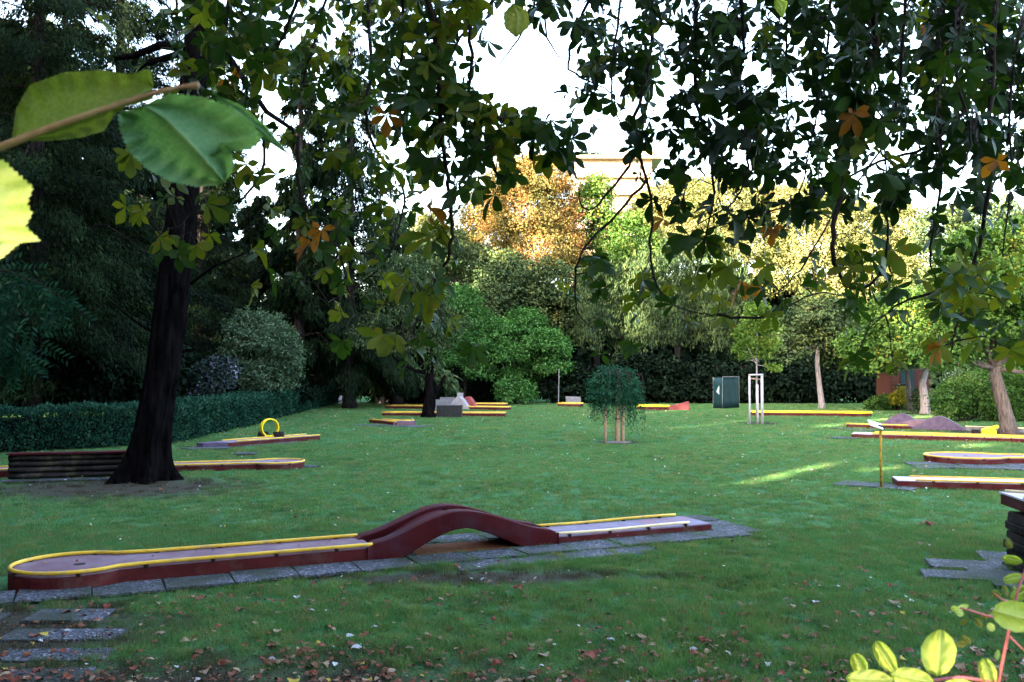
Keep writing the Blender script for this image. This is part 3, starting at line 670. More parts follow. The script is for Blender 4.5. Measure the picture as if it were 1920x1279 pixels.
bt('fresh green tree glimpsed above the spiky yews', 1185, 760, 70, [(1180, 445, 48, 45), (1210, 490, 50, 42), (1165, 500, 42, 46)], 'midgreen', 1100)
big = [('pale gold tree above the spiky yews', 1270, [(1240, 400, 60, 50), (1290, 380, 60, 48), (1270, 450, 70, 50)]),
       ('pale gold tree third from the right among the sunlit crowns', 1400, [(1360, 385, 65, 52), (1430, 400, 60, 50), (1400, 455, 75, 60), (1340, 450, 50, 50)]),
       ('pale gold tree second from the right among the sunlit crowns', 1530, [(1490, 395, 60, 55), (1555, 405, 60, 55), (1520, 465, 80, 60), (1470, 510, 60, 50)]),
       ('broad pale gold tree at the right end of the sunlit crowns', 1660, [(1620, 430, 62, 55), (1685, 430, 60, 52), (1650, 490, 75, 60), (1590, 520, 60, 60), (1700, 530, 60, 60)])]
for lb, bx, ls in big: bt(lb, bx, 760, 76, ls, 'limes', 4000, spread=.34, ln=.19, wd=.14)
bt('hazy green tree behind the leaning trunk on the right', 1800, 760, 66, [(1770, 440, 60, 50), (1840, 420, 60, 50), (1900, 440, 60, 60), (1820, 500, 80, 60), (1760, 550, 60, 50), (1930, 520, 60, 70)], 'greygreen', 2600)
# spiky yews
yl = [(1105, 585, 24, 78), (1135, 570, 26, 80), (1175, 590, 34, 95), (1215, 575, 36, 100), (1258, 570, 36, 105), (1300, 560, 36, 110), (1345, 565, 36, 110), (1385, 590, 30, 95)]
for i, (cx, cy, rx, ry) in enumerate(yl):
    d = 62.5+(i % 3)*.9; b0 = PD(cx, 760, d); b0[2] = 0
    L = [pxlobe(cx, cy+20, rx, ry*.85, d), pxlobe(cx-rx*.35, cy, rx*.5, ry, d), pxlobe(cx+rx*.35, cy+6, rx*.5, ry*.96, d), pxlobe(cx, cy-8, rx*.38, ry*1.04, d-.4)]
    e = empty('yew_tree', b0, ['first spiky yew from the left, thin and yellow tinted', 'second spiky yew from the left, thin and yellow tinted', 'third spiky yew from the left', 'fourth spiky yew from the left', 'fifth spiky yew, just left of the tarpaulin screen', 'sixth spiky yew, above the tarpaulin screen', 'seventh spiky yew, behind the young staked tree', 'last spiky yew on the right behind the young staked tree'][i], 'yew', 'spiky yews behind the far lawn edge')
    trunk_part([b0, b0+[0, 0, 2.5]], [.15, .1], M['barkdark'], e)
    P, D = lobes_points(L, 520 if rx > 28 else 330, 11, .17, (.78, 1.04)); n = len(P)
    cloud('crown', P, D*.35+sph(n)*.35+[0, 0, 1], D+sph(n)*.5, rng.uniform(.16, .34, n), .075, M['yew' if i > 1 else 'limes'] if False else M['yew'], e, pad=True)
# magnolia group
mg = [('large rounded green magnolia behind the far lanes', 870, 62, [(865, 565, 36, 26), (892, 600, 36, 22), (848, 620, 36, 22), (898, 645, 36, 20), (855, 672, 38, 18), (900, 695, 30, 16), (825, 650, 26, 16)]),
      ('wide mid green magnolia reaching over the tiny red lane', 985, 61, [(940, 622, 34, 22), (985, 604, 36, 22), (1022, 640, 38, 22), (958, 662, 42, 20), (1036, 684, 34, 22), (990, 698, 38, 17), (1046, 655, 24, 20)]),
      ('small round green bush at the foot of the magnolias', 965, 59.5, [(965, 722, 34, 28), (950, 735, 20, 18), (985, 738, 20, 16)])]
for lb, bx, d, ls in mg:
    bt(lb, bx, 758, d, ls, 'magnolia', 1500 if len(ls) > 3 else 420, ln=.20, wd=.09, spread=.16, name='magnolia' if 'magnolia ' in lb and len(ls) > 3 else 'round_bush', group=None, cat='magnolia' if len(ls) > 3 else 'bush', r=.14, per=14)
# shrubs along the far edge, near-black colour painting the shade beneath the trees
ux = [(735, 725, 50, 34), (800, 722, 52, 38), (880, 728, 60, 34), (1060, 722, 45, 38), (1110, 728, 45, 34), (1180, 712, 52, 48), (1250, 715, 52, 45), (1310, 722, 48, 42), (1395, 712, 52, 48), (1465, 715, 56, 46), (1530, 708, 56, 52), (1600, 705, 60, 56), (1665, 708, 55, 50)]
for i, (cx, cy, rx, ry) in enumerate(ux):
    d = 61.2 if cx > 1040 or cx < 830 else 64.5; b0 = PD(cx, 757, d); b0[2] = 0; e = empty('shade_dark_shrub', b0, 'evergreen shrub coloured near black as shade under the far trees, '+['first','second','third','fourth','fifth','sixth','seventh','eighth','ninth','tenth','eleventh','twelfth','thirteenth'][i]+' from the left', 'shrub', 'shrubs coloured dark for shade under the far trees')
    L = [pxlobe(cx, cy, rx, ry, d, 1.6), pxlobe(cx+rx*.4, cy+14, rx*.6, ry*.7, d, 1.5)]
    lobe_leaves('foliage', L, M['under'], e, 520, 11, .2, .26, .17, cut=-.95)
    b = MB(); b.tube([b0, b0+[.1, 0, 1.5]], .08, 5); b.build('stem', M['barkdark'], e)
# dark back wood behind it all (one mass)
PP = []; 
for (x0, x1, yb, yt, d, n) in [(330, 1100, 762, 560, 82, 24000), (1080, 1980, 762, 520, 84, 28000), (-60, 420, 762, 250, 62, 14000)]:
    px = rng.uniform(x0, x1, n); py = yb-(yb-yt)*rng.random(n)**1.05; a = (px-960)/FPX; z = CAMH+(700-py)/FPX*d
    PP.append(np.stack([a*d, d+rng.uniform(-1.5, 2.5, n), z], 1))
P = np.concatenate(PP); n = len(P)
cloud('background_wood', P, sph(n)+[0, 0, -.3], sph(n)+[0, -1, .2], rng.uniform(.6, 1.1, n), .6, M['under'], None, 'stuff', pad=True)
# right hand trees
def stem(px0, py0, px1, py1):
    a = G(px0, py0); return a, PD(px1, py1, a[1])
def rt(label, p, q, r, lobes, leaf, nt_, bark, ln=.17, wd=.12, per=12, spread=.2, dz=0, name='broadleaf_tree', limb_r=None):
    a, t = stem(*p, *q); d = a[1]; L = [pxlobe(*l, d+rng.uniform(-.8, .8)) for l in lobes]
    return tree(label, a, t, r, L, leaf, bark, nt_, per, spread, ln, wd, name=name, limb_r=limb_r)
rt('slim grey trunked tree between the staked tree and the brick shed', (1541, 766), (1533, 645), .16, [(1500, 625, 52, 34), (1560, 615, 58, 40), (1530, 590, 60, 38), (1600, 640, 44, 34), (1475, 655, 30, 26), (1575, 665, 34, 22)], 'greygreen', 1500, 'barkgrey', .2, .14)
rt('spreading tree with pale leaves shading the brick shed', (1735, 776), (1737, 690), .21, [(1650, 640, 62, 34), (1720, 620, 66, 42), (1690, 585, 62, 38), (1780, 640, 54, 38), (1640, 680, 40, 20), (1610, 650, 30, 26), (1770, 590, 50, 36), (1690, 665, 62, 26)], 'midgreen', 2400, 'barkgrey', .19, .13)
lb = [(1800, 560, 70, 44), (1880, 540, 80, 56), (1850, 610, 80, 44), (1780, 640, 56, 32), (1900, 640, 64, 44), (1960, 580, 70, 70), (1830, 480, 70, 44), (1920, 460, 70, 50), (1780, 670, 44, 24), (1990, 680, 60, 50)]
a, t = stem(1890, 812, 1862, 690); d = a[1]
tree('leaning brown trunked tree with dense green crown at the right edge', a, t, .235, [pxlobe(*l, d+rng.uniform(-1, 1)) for l in lb], 'midgreen', 'barkmid', 2600, 13, .17, .14, .10, name='broadleaf_tree', limb_r=.1)
# shrubs at right
def shrub(label, d, lobes, leaf, nt_, ln=.12, wd=.075, name='shrub', group=None, per=12, spread=.13, cat='shrub'):
    cx = lobes[0][0]; b0 = PD(cx, 760, d); b0[2] = 0; e = empty(name, b0, label, cat, group)
    L = [pxlobe(*l, d+rng.uniform(-.4, .4)) for l in lobes]
    lobe_leaves('foliage', L, M[leaf], e, nt_, per, spread, ln, wd, cut=-.9)
    b = MB()
    for q in range(5): b.tube([b0+[rng.uniform(-.2, .2), 0, 0], np.array(L[q % len(L)][:3])+rng.normal(size=3)*.2], [.04, .015], 5)
    b.build('stem', M['barkdark'], e); return e
shrub('leafy green shrub behind the leaning trunk on the right', 38, [(1800, 745, 46, 34), (1850, 730, 50, 42), (1905, 735, 50, 46), (1780, 765, 30, 18), (1950, 740, 50, 50), (1840, 765, 50, 20), (1900, 775, 50, 18)], 'midgreen', 1500)
shrub('blue green rounded shrub right of the grey trunk near the shed', 41, [(1830, 705, 34, 22), (1880, 700, 46, 28), (1800, 715, 24, 20)], 'silver', 500)
shrub('low green bush in front of the brick shed', 50, [(1665, 757, 28, 14), (1690, 762, 26, 12), (1640, 762, 18, 9)], 'midgreen', 380, .15, .08)
shrub('small tuft of yellow leaves beside the brick shed', 49, [(1684, 745, 12, 11), (1692, 738, 8, 9)], 'yellowbush', 60, .16, .09)
shrub('small dark bush at the foot of the grey trunk', 46, [(1760, 760, 16, 14), (1722, 752, 12, 18)], 'greygreen', 160, .14, .08)
# brick shed
p = G(1697, 771); e = empty('brick_shed', p+[0, 2, 0], 'narrow dark red brick shed behind the grey trunk', 'shed')
k = p[1]/FPX
b = MB(); b.box(p+[1.15, 3, 1.6], 2.1, 2.0, 3.4); b.build('wall', M['brick'], e)
b = MB(); b.box(p+[1.0, 1.97, 1.9], .75, .06, 1.9); b.build('door', M['tarp'], e)
b = MB(); b.tube([p+[.35, 1.9, .9], p+[.35, 1.9, 1.35], p+[1.0, 1.9, 1.45]], .05, 6); b.build('pipe', M['iron'], e)
b = MB(); b.box(p+[1.15, 3, 3.35], 2.5, 2.4, .12); b.build('roof', M['iron'], e)
bk = bpy.data.meshes.new('brick'); tmp = MB(); tmp.box((0, 0, 0), .30, .03, .10); 
me = tmp.build('brick', M['brick'], e); c0 = me
def place(o, x, y, z): o.location = tuple(np.array([x, y, z])-wloc(e))
tmpV = np.empty(24); c0.data.vertices.foreach_get('co', tmpV); tmpV = (tmpV.reshape(-1, 3)+wloc(e)); c0.data.vertices.foreach_set('co', tmpV.ravel())
nb = 0
for r_ in range(26):
    for cc_ in range(7):
        x = p[0]+.25+cc_*.31+(.155 if r_ % 2 else 0); z = .06+r_*.112
        if .62 < x-p[0] < 1.38 and .95 < z < 2.85 or x-p[0] > 2.1: continue
        o = c0 if nb == 0 else c0.copy()
        if nb: C.objects.link(o)
        place(o, x, p[1]+1.99+rng.uniform(-.004, .004), z); nb += 1
# pale thin trunk in front of the shed
a = G(1706, 771); tree('crooked thin trunk standing against the brick shed', a, PD(1699, 690, a[1]), .13, [pxlobe(1690, 668, 30, 18, a[1]), pxlobe(1725, 672, 30, 16, a[1])], 'greygreen', 'barkmid', 200, 12, .16, .16, .11, name='thin_tree')

# ---- young staked tree
p = G(1419, 794); d = p[1]; e = empty('young_tree', p, 'young light green tree tied between four grey stakes', 'tree')
trunk_part([p, p+[.0, 0, 1.2], p+[.02, 0, 2.2], p+[.03, 0, 3.2], p+[.05, 0, 4.1]], [.045, .04, .035, .028, .012], M['barkgrey'], e, k=8)
tops = [pxlobe(1418, 610, 30, 20, d), pxlobe(1400, 640, 22, 16, d), pxlobe(1440, 645, 24, 16, d), pxlobe(1422, 585, 24, 18, d), pxlobe(1388, 622, 14, 12, d), pxlobe(1450, 615, 14, 14, d), pxlobe(1392, 668, 12, 7, d), pxlobe(1454, 690, 14, 5, d), pxlobe(1442, 685, 8, 4, d), pxlobe(1378, 655, 8, 8, d), pxlobe(1425, 665, 20, 9, d)]
b = MB()
for L in tops: b.tube([p+[.02, 0, 2.25+rng.uniform(0, .4)], (p+[.02, 0, 2.4]+np.array(L[:3]))/2+[0, 0, -.05], np.array(L[:3])], [.015, .011, .005], 5)
b.build('branch', M['barkgrey'], e)
P, D = lobes_points(tops, 850, 5, .08, (.3, 1.05)); n = len(P); cloud('crown', P, sph(n)+[0, 0, -.4], sph(n)+[0, 0, .8], rng.uniform(.1, .17, n), .085, M['young'], e)
es = empty('tree_stakes', p, 'four grey stakes joined by crossbars round the young tree', 'tree stakes')
sp = [(-.29, -.05), (.0, -.12), (.16, -.18), (.27, .12)]
for i, (x, y) in enumerate(sp):
    hh = 1.95 if i != 1 else 1.55
    b = MB(); b.tube([p+[x, y, -.05], p+[x, y, hh*.5], p+[x, y, hh]], .042 if i != 1 else .05, 9, wob=.03); b.build('stake', M['stake'], es, smooth=True)
b = MB(); b.tube([p+[-.34, -.09, 1.93], p+[.22, -.22, 1.95]], .034, 8); b.build('crossbar', M['stake'], es, smooth=True)
b = MB(); b.tube([p+[.16, -.2, 1.88], p+[.29, .16, 1.9]], .034, 8); b.build('crossbar', M['stake'], es, smooth=True)
b = MB(); b.tube([p+[-.3, -.02, 1.80], p+[.27, .14, 1.74]], .03, 8); b.build('crossbar', M['stakebrown'], es, smooth=True)

# ---- weeping tree
p = G(1158, 829); d = p[1]; e = empty('weeping_tree', p, 'small weeping tree with dark green curtain crown', 'tree')
k = d/FPX
trunk_part([p, p+[0, 0, .5], p+[.02, 0, 1.0], p+[-.02, 0, 1.5]], [.085, .07, .065, .06], M['stakebrown'], e, k=10, wob=.06)
ctr = PD(1150, 700, d); n_s = 460; PP = []; AX = []; b = MB()
for i in range(n_s):
    a = rng.uniform(0, 2*math.pi); R = rng.uniform(.1, 1)**.55*.70*(1+.16*math.sin(a*3+1))*(1.12 if math.cos(a) > .2 else 1); s0 = ctr+[-.02, 0, .02+rng.uniform(-.05, .05)]
    top = ctr+[R*.6*math.cos(a), R*.6*math.sin(a), .10+.1*(1-R*2)+rng.uniform(-.02, .03)]; out = ctr+[R*math.cos(a), R*math.sin(a), -.06+rng.uniform(-.04, .04)]
    ln = rng.uniform(.6, 1.35)*(.75 if R < .3 else 1)+(.35 if math.cos(a) > .75 and rng.random() < .5 else 0); end = out+[.06*math.cos(a), .06*math.sin(a), -ln]
    if i % 4 == 0: b.tube([s0, top, out, end], [.012, .009, .006, .002], 4)
    for t in np.linspace(0, 1, 26):
        q = (1-t)**3*s0+3*(1-t)**2*t*(top+[0, 0, .1])+3*(1-t)*t*t*(out*1.0+[0, 0, .1])+t**3*end; PP.append(q+rng.normal(size=3)*.018); AX.append([math.cos(a)*.3, math.sin(a)*.3, -.7])
b.build('branch', M['branch'], e)
LP, LD = lobes_points([pxlobe(1150, 727, 44, 38, d), pxlobe(1174, 742, 24, 34, d), pxlobe(1126, 742, 24, 32, d)], 1500, 8, .04, (.6, 1.05), cut=-.5)
P = np.concatenate([np.array(PP), LP]); AX = AX+(LD*.6+[0, 0, -.8]).tolist(); n = len(P); cloud('crown', P, np.array(AX)+sph(n)*.6, sph(n)+[0, -.5, .3], rng.uniform(.06, .10, n), .032, M['weep'], e)
es = empty('tree_stakes', p, 'pair of tan stakes holding the weeping tree', 'tree stakes')
for (px, w_) in ((1135, .045), (1168, .05)):
    q = G(px, 829); b = MB(); b.tube([q+[0, 0, -.05], q+[0, 0, .6], q+[.01, 0, 1.15]], w_, 9, wob=.03); b.build('stake', M['stakebrown'], es, smooth=True)
b = MB(); b.tube([p+[0, 0, .66], p+[0, 0, .69]], .1, 10); b.build('tie', M['iron'], es)
b = MB(); n = 28; rim = [(p[0]+.42*math.cos(a)*(1+.12*math.sin(a*5)), p[1]+.42*math.sin(a)*(1+.1*math.cos(a*4))) for a in np.linspace(0, 2*math.pi, n, endpoint=False)]
b.add([(x, y, .0) for x, y in rim]+[(p[0], p[1], .05)], [(i, (i+1) % n, n) for i in range(n)]); tag(b.build('mulch', M['mulch'], smooth=True), None, None, kind='stuff')

# ---- small dark tree left of centre
p = G(803, 783); d = p[1]; e = empty('small_dark_tree', p, 'small tree with a short thick black trunk standing before the far lanes', 'tree')
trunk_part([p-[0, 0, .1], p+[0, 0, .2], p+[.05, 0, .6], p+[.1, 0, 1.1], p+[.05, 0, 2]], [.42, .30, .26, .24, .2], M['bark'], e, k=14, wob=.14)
Ls = [pxlobe(735, 590, 60, 34, d), pxlobe(790, 570, 55, 40, d), pxlobe(810, 640, 36, 24, d), pxlobe(760, 640, 50, 30, d), pxlobe(840, 610, 40, 30, d), pxlobe(700, 630, 40, 26, d), pxlobe(812, 680, 14, 18, d), pxlobe(770, 520, 60, 44, d), pxlobe(720, 540, 50, 40, d)]
b = MB(); b.tube([p+[.1, 0, 1.0], p+[.45, 0, 1.3], p+[.75, .1, 1.9]], [.14, .1, .06], 8); b.build('limb', M['bark'], e, smooth=True)
limbs(p+[.05, 0, 2], Ls, .12, M['bark'], e); lobe_leaves('crown', Ls, M['yew'], e, 1400, 11, .15, .16, .06, droop=.7)
# multi-trunk pale tree
p = PD(715, 755, 60); p[2] = 0; e = empty('multi_trunk_tree', p, 'pale multi trunked tree beside the grey path', 'tree')
for (x0, x1, y1, r) in ((706, 700, 690, .09), (713, 716, 685, .13), (718, 724, 690, .1), (724, 742, 715, .08)):
    a = PD(x0, 750, 60); t = PD(x1, y1, 60); a[2] = 0; trunk_part([a, (a+t)/2+[.05, 0, 0], t], [r*1.2, r, r*.8], M['barkgrey'], e, k=7)
Ls = [pxlobe(680, 640, 46, 36, 60), pxlobe(730, 650, 50, 36, 60), pxlobe(650, 600, 50, 40, 60), pxlobe(735, 720, 22, 24, 60), pxlobe(640, 680, 46, 24, 60), pxlobe(770, 690, 40, 24, 60)]
lobe_leaves('crown', Ls, M['greygreen'], e, 1100, 11, .2, .2, .09, droop=.6)

# ---- conifers
def conifer(label, base, H, R, z0=1.0, nb=90, spray=46, leaf='conifer', rt=.35, ln=.42, wd=.10, droop=.55, name='conifer', seed=1, lean=(0, 0), taper=.75, gap_=None, group=None, jag=.35):
    r = np.random.default_rng(seed); base = np.asarray(base, float); e = empty(name, base, label, 'conifer', group)
    top = base+[lean[0], lean[1], H]
    trunk_part([base-[0, 0, .1], base+[0, 0, .5], base*.6+top*.4, top], [rt*1.4, rt, rt*.7, rt*.12], M['barkdark'], e, k=10)
    b = MB(); PP = []; AX = []; NR = []
    for i in range(nb):
        t = (i+.5)/nb; z = z0+(H-z0)*t; a = r.uniform(0, 2*math.pi); L = R*(1-t)**taper*r.uniform(1-jag, 1.1)+.3
        o0 = base+np.array(lean+(0,))*z/H+[0, 0, z]; dr = np.array([math.cos(a), math.sin(a), 0])
        if i % 2 == 0: b.tube([o0, o0+dr*L*.5+[0, 0, .06*L], o0+dr*L+[0, 0, -droop*L*.45]], [max(.02, rt*.16*(1-t)+.015), .03*(1-t)+.01, .006], 4)
        m_ = int(spray*L/R*2)+6; s = r.uniform(.12, 1, m_)**.8
        side = np.array([-dr[1], dr[0], 0]); wv = (r.random(m_)-.5)*L*.55*(1.15-s)
        q = o0+np.outer(s*L, dr)+np.outer(wv, side)+np.outer(.12*L*s-(.12+droop*.45)*L*s*s, [0, 0, 1])-np.outer(abs(wv)*.35+r.random(m_)*.35*droop, [0, 0, 1])
        q = np.repeat(q, 7, 0)+r.normal(size=(m_*7, 3))*[.13, .13, .17]*min(1, R/3)
        PP.append(q); AX.append(np.repeat([dr*.7+[0, 0, -droop*1.4]], m_*7, 0)+r.normal(size=(m_*7, 3))*.45); NR.append(r.normal(size=(m_*7, 3))*.6+[0, 0, .8]+dr*.4)
    b.build('branch', M['barkdark'], e)
    P = np.concatenate(PP); n = len(P); s = r.uniform(.6, 1.3, n)
    cloud('needles', P, np.concatenate(AX), np.concatenate(NR), ln*s, wd*s, M[leaf], e, pad=True); return e
def cbase(px, d): b0 = PD(px, 760, d); b0[2] = 0; return b0
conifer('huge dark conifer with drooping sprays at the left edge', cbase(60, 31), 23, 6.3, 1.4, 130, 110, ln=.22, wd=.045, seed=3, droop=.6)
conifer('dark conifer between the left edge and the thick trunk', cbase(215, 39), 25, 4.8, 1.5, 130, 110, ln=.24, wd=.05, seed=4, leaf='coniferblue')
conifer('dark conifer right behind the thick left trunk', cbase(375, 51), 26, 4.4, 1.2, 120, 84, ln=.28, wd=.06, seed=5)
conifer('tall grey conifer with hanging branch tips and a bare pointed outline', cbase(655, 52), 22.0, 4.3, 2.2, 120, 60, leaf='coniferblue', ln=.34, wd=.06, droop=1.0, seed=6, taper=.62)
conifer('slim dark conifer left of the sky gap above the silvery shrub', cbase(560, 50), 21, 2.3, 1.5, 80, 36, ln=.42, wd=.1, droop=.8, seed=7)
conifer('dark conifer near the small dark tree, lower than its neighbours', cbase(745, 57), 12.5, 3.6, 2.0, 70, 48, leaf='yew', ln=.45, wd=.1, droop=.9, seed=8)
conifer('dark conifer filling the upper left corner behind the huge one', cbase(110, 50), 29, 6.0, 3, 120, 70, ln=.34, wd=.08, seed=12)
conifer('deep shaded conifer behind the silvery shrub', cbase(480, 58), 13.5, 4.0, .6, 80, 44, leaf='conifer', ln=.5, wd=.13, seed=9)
OUT = 'tall trees added beyond the left edge to shade the lawn'  # tree belt mostly out of view, added to shade the lawn
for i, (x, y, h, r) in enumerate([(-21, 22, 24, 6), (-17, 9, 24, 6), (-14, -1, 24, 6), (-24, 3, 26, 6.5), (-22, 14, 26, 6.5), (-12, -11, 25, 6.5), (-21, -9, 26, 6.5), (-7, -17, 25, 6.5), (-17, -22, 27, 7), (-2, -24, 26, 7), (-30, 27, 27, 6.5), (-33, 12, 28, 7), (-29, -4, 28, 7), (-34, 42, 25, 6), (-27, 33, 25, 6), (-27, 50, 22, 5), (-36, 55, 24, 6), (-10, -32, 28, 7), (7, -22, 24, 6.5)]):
    conifer('tall dark conifer added beyond the left edge to shade the lawn', (x, y, 0), h, r, .8, 90, 44, ln=.95, wd=.42, seed=20+i, group=OUT, name='shade_conifer', taper=.45)

# shrubs left
shrub('pale silvery green dome shaped shrub behind the hedge', 40, [(500, 640, 52, 48), (470, 625, 50, 40), (535, 665, 34, 34), (460, 680, 60, 40), (500, 700, 60, 34)], 'silver', 1500, .15, .07, 'silvery_shrub')
shrub('dark shrub dotted with lilac blossom behind the hedge', 34, [(400, 705, 38, 30), (420, 690, 24, 18), (370, 725, 26, 24)], 'lilac', 520, .11, .08, 'flowering_shrub')
shrub('dark green shrub between the lilac blossom and the hedge corner', 46, [(500, 725, 44, 28), (450, 735, 50, 26), (555, 735, 34, 22)], 'coniferblue', 500, .2, .1)
shrub('near black evergreen thicket left of the thick trunk behind the hedge', 33, [(60, 690, 90, 60), (180, 700, 90, 60), (290, 690, 60, 60), (-60, 690, 80, 60)], 'under', 1700, .26, .16)
e = None
p = cbase(596, 58); e = empty('black_trunk_tree', p, 'thick black trunk rising behind the far end of the hedge', 'tree'); trunk_part([p, p+[0, 0, 2], p+[.1, 0, 5], p+[0, 0, 9]], [.55, .45, .42, .35], M['barkdark'], e, 'trunk')
lobe_leaves('crown', [pxlobe(600, 560, 60, 50, 58), pxlobe(575, 500, 40, 60, 58)], M['conifer'], e, 500, 11, .25, .3, .14)
shrub('low far hedge in front of the pale blue car', 92, [(640, 722, 34, 8), (665, 724, 30, 8), (610, 723, 20, 7)], 'midgreen', 200, .35, .25, 'far_hedge', cat='hedge')
bt('distant dim green tree above the grey path', 670, 720, 100, [(640, 640, 60, 40), (690, 670, 44, 30), (600, 640, 40, 40), (680, 620, 60, 40), (630, 675, 50, 22)], 'greygreen', 700, ln=.5, wd=.4, spread=.4)

# ---- thick left trunk
p = G(270, 900); d = p[1]
e = empty('old_tree', p, 'old tree with a thick black leaning trunk flaring at its roots', 'tree')
path = [(268, 905), (270, 880), (278, 840), (290, 780), (305, 700), (318, 600), (332, 480), (348, 340), (362, 180), (372, 60), (380, -60), (390, -400)]
rad = [.58, .42, .345, .315, .30, .30, .285, .265, .25, .24, .23, .17]
nseg = 12; k_ = 44; Vv = []; Ff = []
for i, ((x, y), r) in enumerate(zip(path, rad)):
    c = PD(x, y, d)
    if i == 0: c[2] = -.06
    for j in range(k_):
        a = 2*math.pi*j/k_; flare = max(0, 1-i/3.2); rr = r*(1+flare*.38*math.sin(a*5+.7)*1.0+.045*math.sin(a*11+i*.25)+.03*math.sin(a*19-i*.4)+.018*rng.normal())
        Vv.append(c+[rr*math.cos(a), rr*math.sin(a), 0])
for i in range(nseg-1):
    for j in range(k_): Ff.append((i*k_+j, i*k_+(j+1) % k_, (i+1)*k_+(j+1) % k_, (i+1)*k_+j))
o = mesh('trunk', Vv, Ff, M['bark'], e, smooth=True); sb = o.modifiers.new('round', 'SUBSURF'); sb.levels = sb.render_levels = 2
b = MB()
for pts, r in [([(350, 90), (300, 85), (250, 105), (215, 110)], .10), ([(340, 100), (270, 120), (240, 150)], .07), ([(395, 60), (430, 110), (455, 145), (500, 210), (560, 250)], .09), ([(375, 140), (420, 60), (440, -60)], .08), ([(320, 560), (400, 500), (470, 470)], .035), ([(312, 640), (250, 600), (200, 560)], .03)]:
    b = MB(); b.tube([PD(x, y, d+rng.uniform(-.2, .2)) for x, y in pts], np.linspace(r, r*.4, len(pts)), 7); b.build('limb', M['bark'], e, smooth=True)
Ls = [pxlobe(300, -330, 260, 190, d, 2.6), pxlobe(520, -260, 200, 150, d, 2.6), pxlobe(120, -240, 180, 150, d, 2.2)]
lobe_leaves('crown', Ls, M['conifer'], e, 1500, 11, .25, .26, .1, droop=.7)

# ================================================================ BUILDING
d = 150; k = d/FPX; p = PD(1150, 700, d); p[2] = 0
e = empty('apartment_block', p, 'pale pink apartment block high above the trees', 'building')
x0, x1 = PD(1076, 300, d)[0], PD(1222, 300, d)[0]; zt = PD(1100, 300, d)[2]
b = MB(); b.box(((x0+x1)/2, d+7, zt/2), x1-x0, 14, zt); b.build('wall', M['wall'], e)
b = MB(); b.box(((x0+x1)/2+.5, d+6.6, zt+.25), x1-x0+2.5, 16, .5); b.build('roof', M['wall'], e)
b = MB(); b.box(((x0+x1)/2+4, d+8, zt+1.4), (x1-x0)*.6, 9, 1.9); b.build('penthouse', M['wall'], e)
for f in range(9):
    z = zt-1.9-f*2.9
    b = MB(); b.box(((x0+x1)/2, d-.45, z-1.1), x1-x0, .9, .16); b.box(((x0+x1)/2, d-.9, z-.65), x1-x0-.1, .1, .9); b.build('balcony', M['wall'], e)
    for i in range(5):
        xx = x0+1.6+i*(x1-x0-2)/5; b = MB(); b.box((xx, d-.01, z+.1), 1.5, .1, 1.5)
        w_ = b.build('window', M['glass'], e)
        if i % 2 == 0:
            b = MB(); b.box((xx+.1, d-.08, z+.1), .08, .06, 1.5); b.build('mullion', M['white'], w_)
# roof greenery
P, D = lobes_points([[x0+1.5, d+3, zt+1.2, 2.2, 1.5, .7], [x0+4, d+3, zt+1, 2, 1.5, .5]], 120, 10, .3); n = len(P)
er = empty('roof_planting', (x0+2, d+3, zt+.5), 'dark shrubs growing on the roof corner of the pink block', 'plants'); cloud('foliage', P, sph(n), sph(n), .45, .3, M['conifer'], er)

# ================================================================ HORSE CHESTNUT OVERHEAD
def leafletmat(name, stops, trans, spots=None):
    m, t, b = mat(name, .5, .22); tc = N(t, 'ShaderNodeTexCoord')
    at = N(t, 'ShaderNodeObjectInfo'); n1 = noise(t, 9, 5, .6, 'Pos')
    ma = N(t, 'ShaderNodeMath', operation='MULTIPLY_ADD'); ma.inputs[1].default_value = .6; t.links.new(n1, ma.inputs[0])
    m2 = N(t, 'ShaderNodeMath', operation='MULTIPLY'); m2.inputs[1].default_value = .4; at2 = N(t, 'ShaderNodeAttribute'); at2.attribute_name = 'rnd'
    t.links.new(at2.outputs['Fac'], m2.inputs[0]); t.links.new(m2.outputs[0], ma.inputs[2]); col = ramp(t, ma.outputs[0], stops)
    if spots:
        col = mix(t, ramp(t, noise(t, 26, 4, .6, 'Pos'), [(.60, (0, 0, 0)), (.68, (1, 1, 1))]), col, spots)
    # side veins from uv-like attribute
    uvn = N(t, 'ShaderNodeAttribute'); uvn.attribute_name = 'vein'
    t.links.new(col, b.inputs['Base Color'])
    tr = N(t, 'ShaderNodeBsdfTranslucent'); mx = N(t, 'ShaderNodeMixShader'); mx.inputs[0].default_value = trans
    t.links.new(mix(t, 1.0, col, (1.5, 1.35, .4), 'MULTIPLY'), tr.inputs[0]); out = t.nodes['Material Output']
    t.links.new(b.outputs[0], mx.inputs[1]); t.links.new(tr.outputs[0], mx.inputs[2]); t.links.new(mx.outputs[0], out.inputs[0]); return m
CM = [leafletmat('chestnut_leaf_green', [(0, (.008, .026, .007)), (.5, (.018, .048, .010)), (1, (.036, .078, .014))], .28, (.06, .045, .015)),
      leafletmat('chestnut_leaf_yellowing', [(0, (.034, .062, .009)), (.5, (.068, .098, .014)), (1, (.14, .13, .02))], .42, (.16, .07, .015)),
      leafletmat('chestnut_leaf_brown', [(0, (.10, .035, .008)), (.5, (.19, .075, .014)), (1, (.17, .075, .015))], .45, (.09, .03, .01))]
CMshade = leafletmat('chestnut_leaf_shade_green', [(0, (.005, .014, .006)), (.5, (.009, .026, .009)), (1, (.016, .036, .010))], .2, (.04, .035, .015))  # shade copy of the green leaf, darkening the upper right canopy
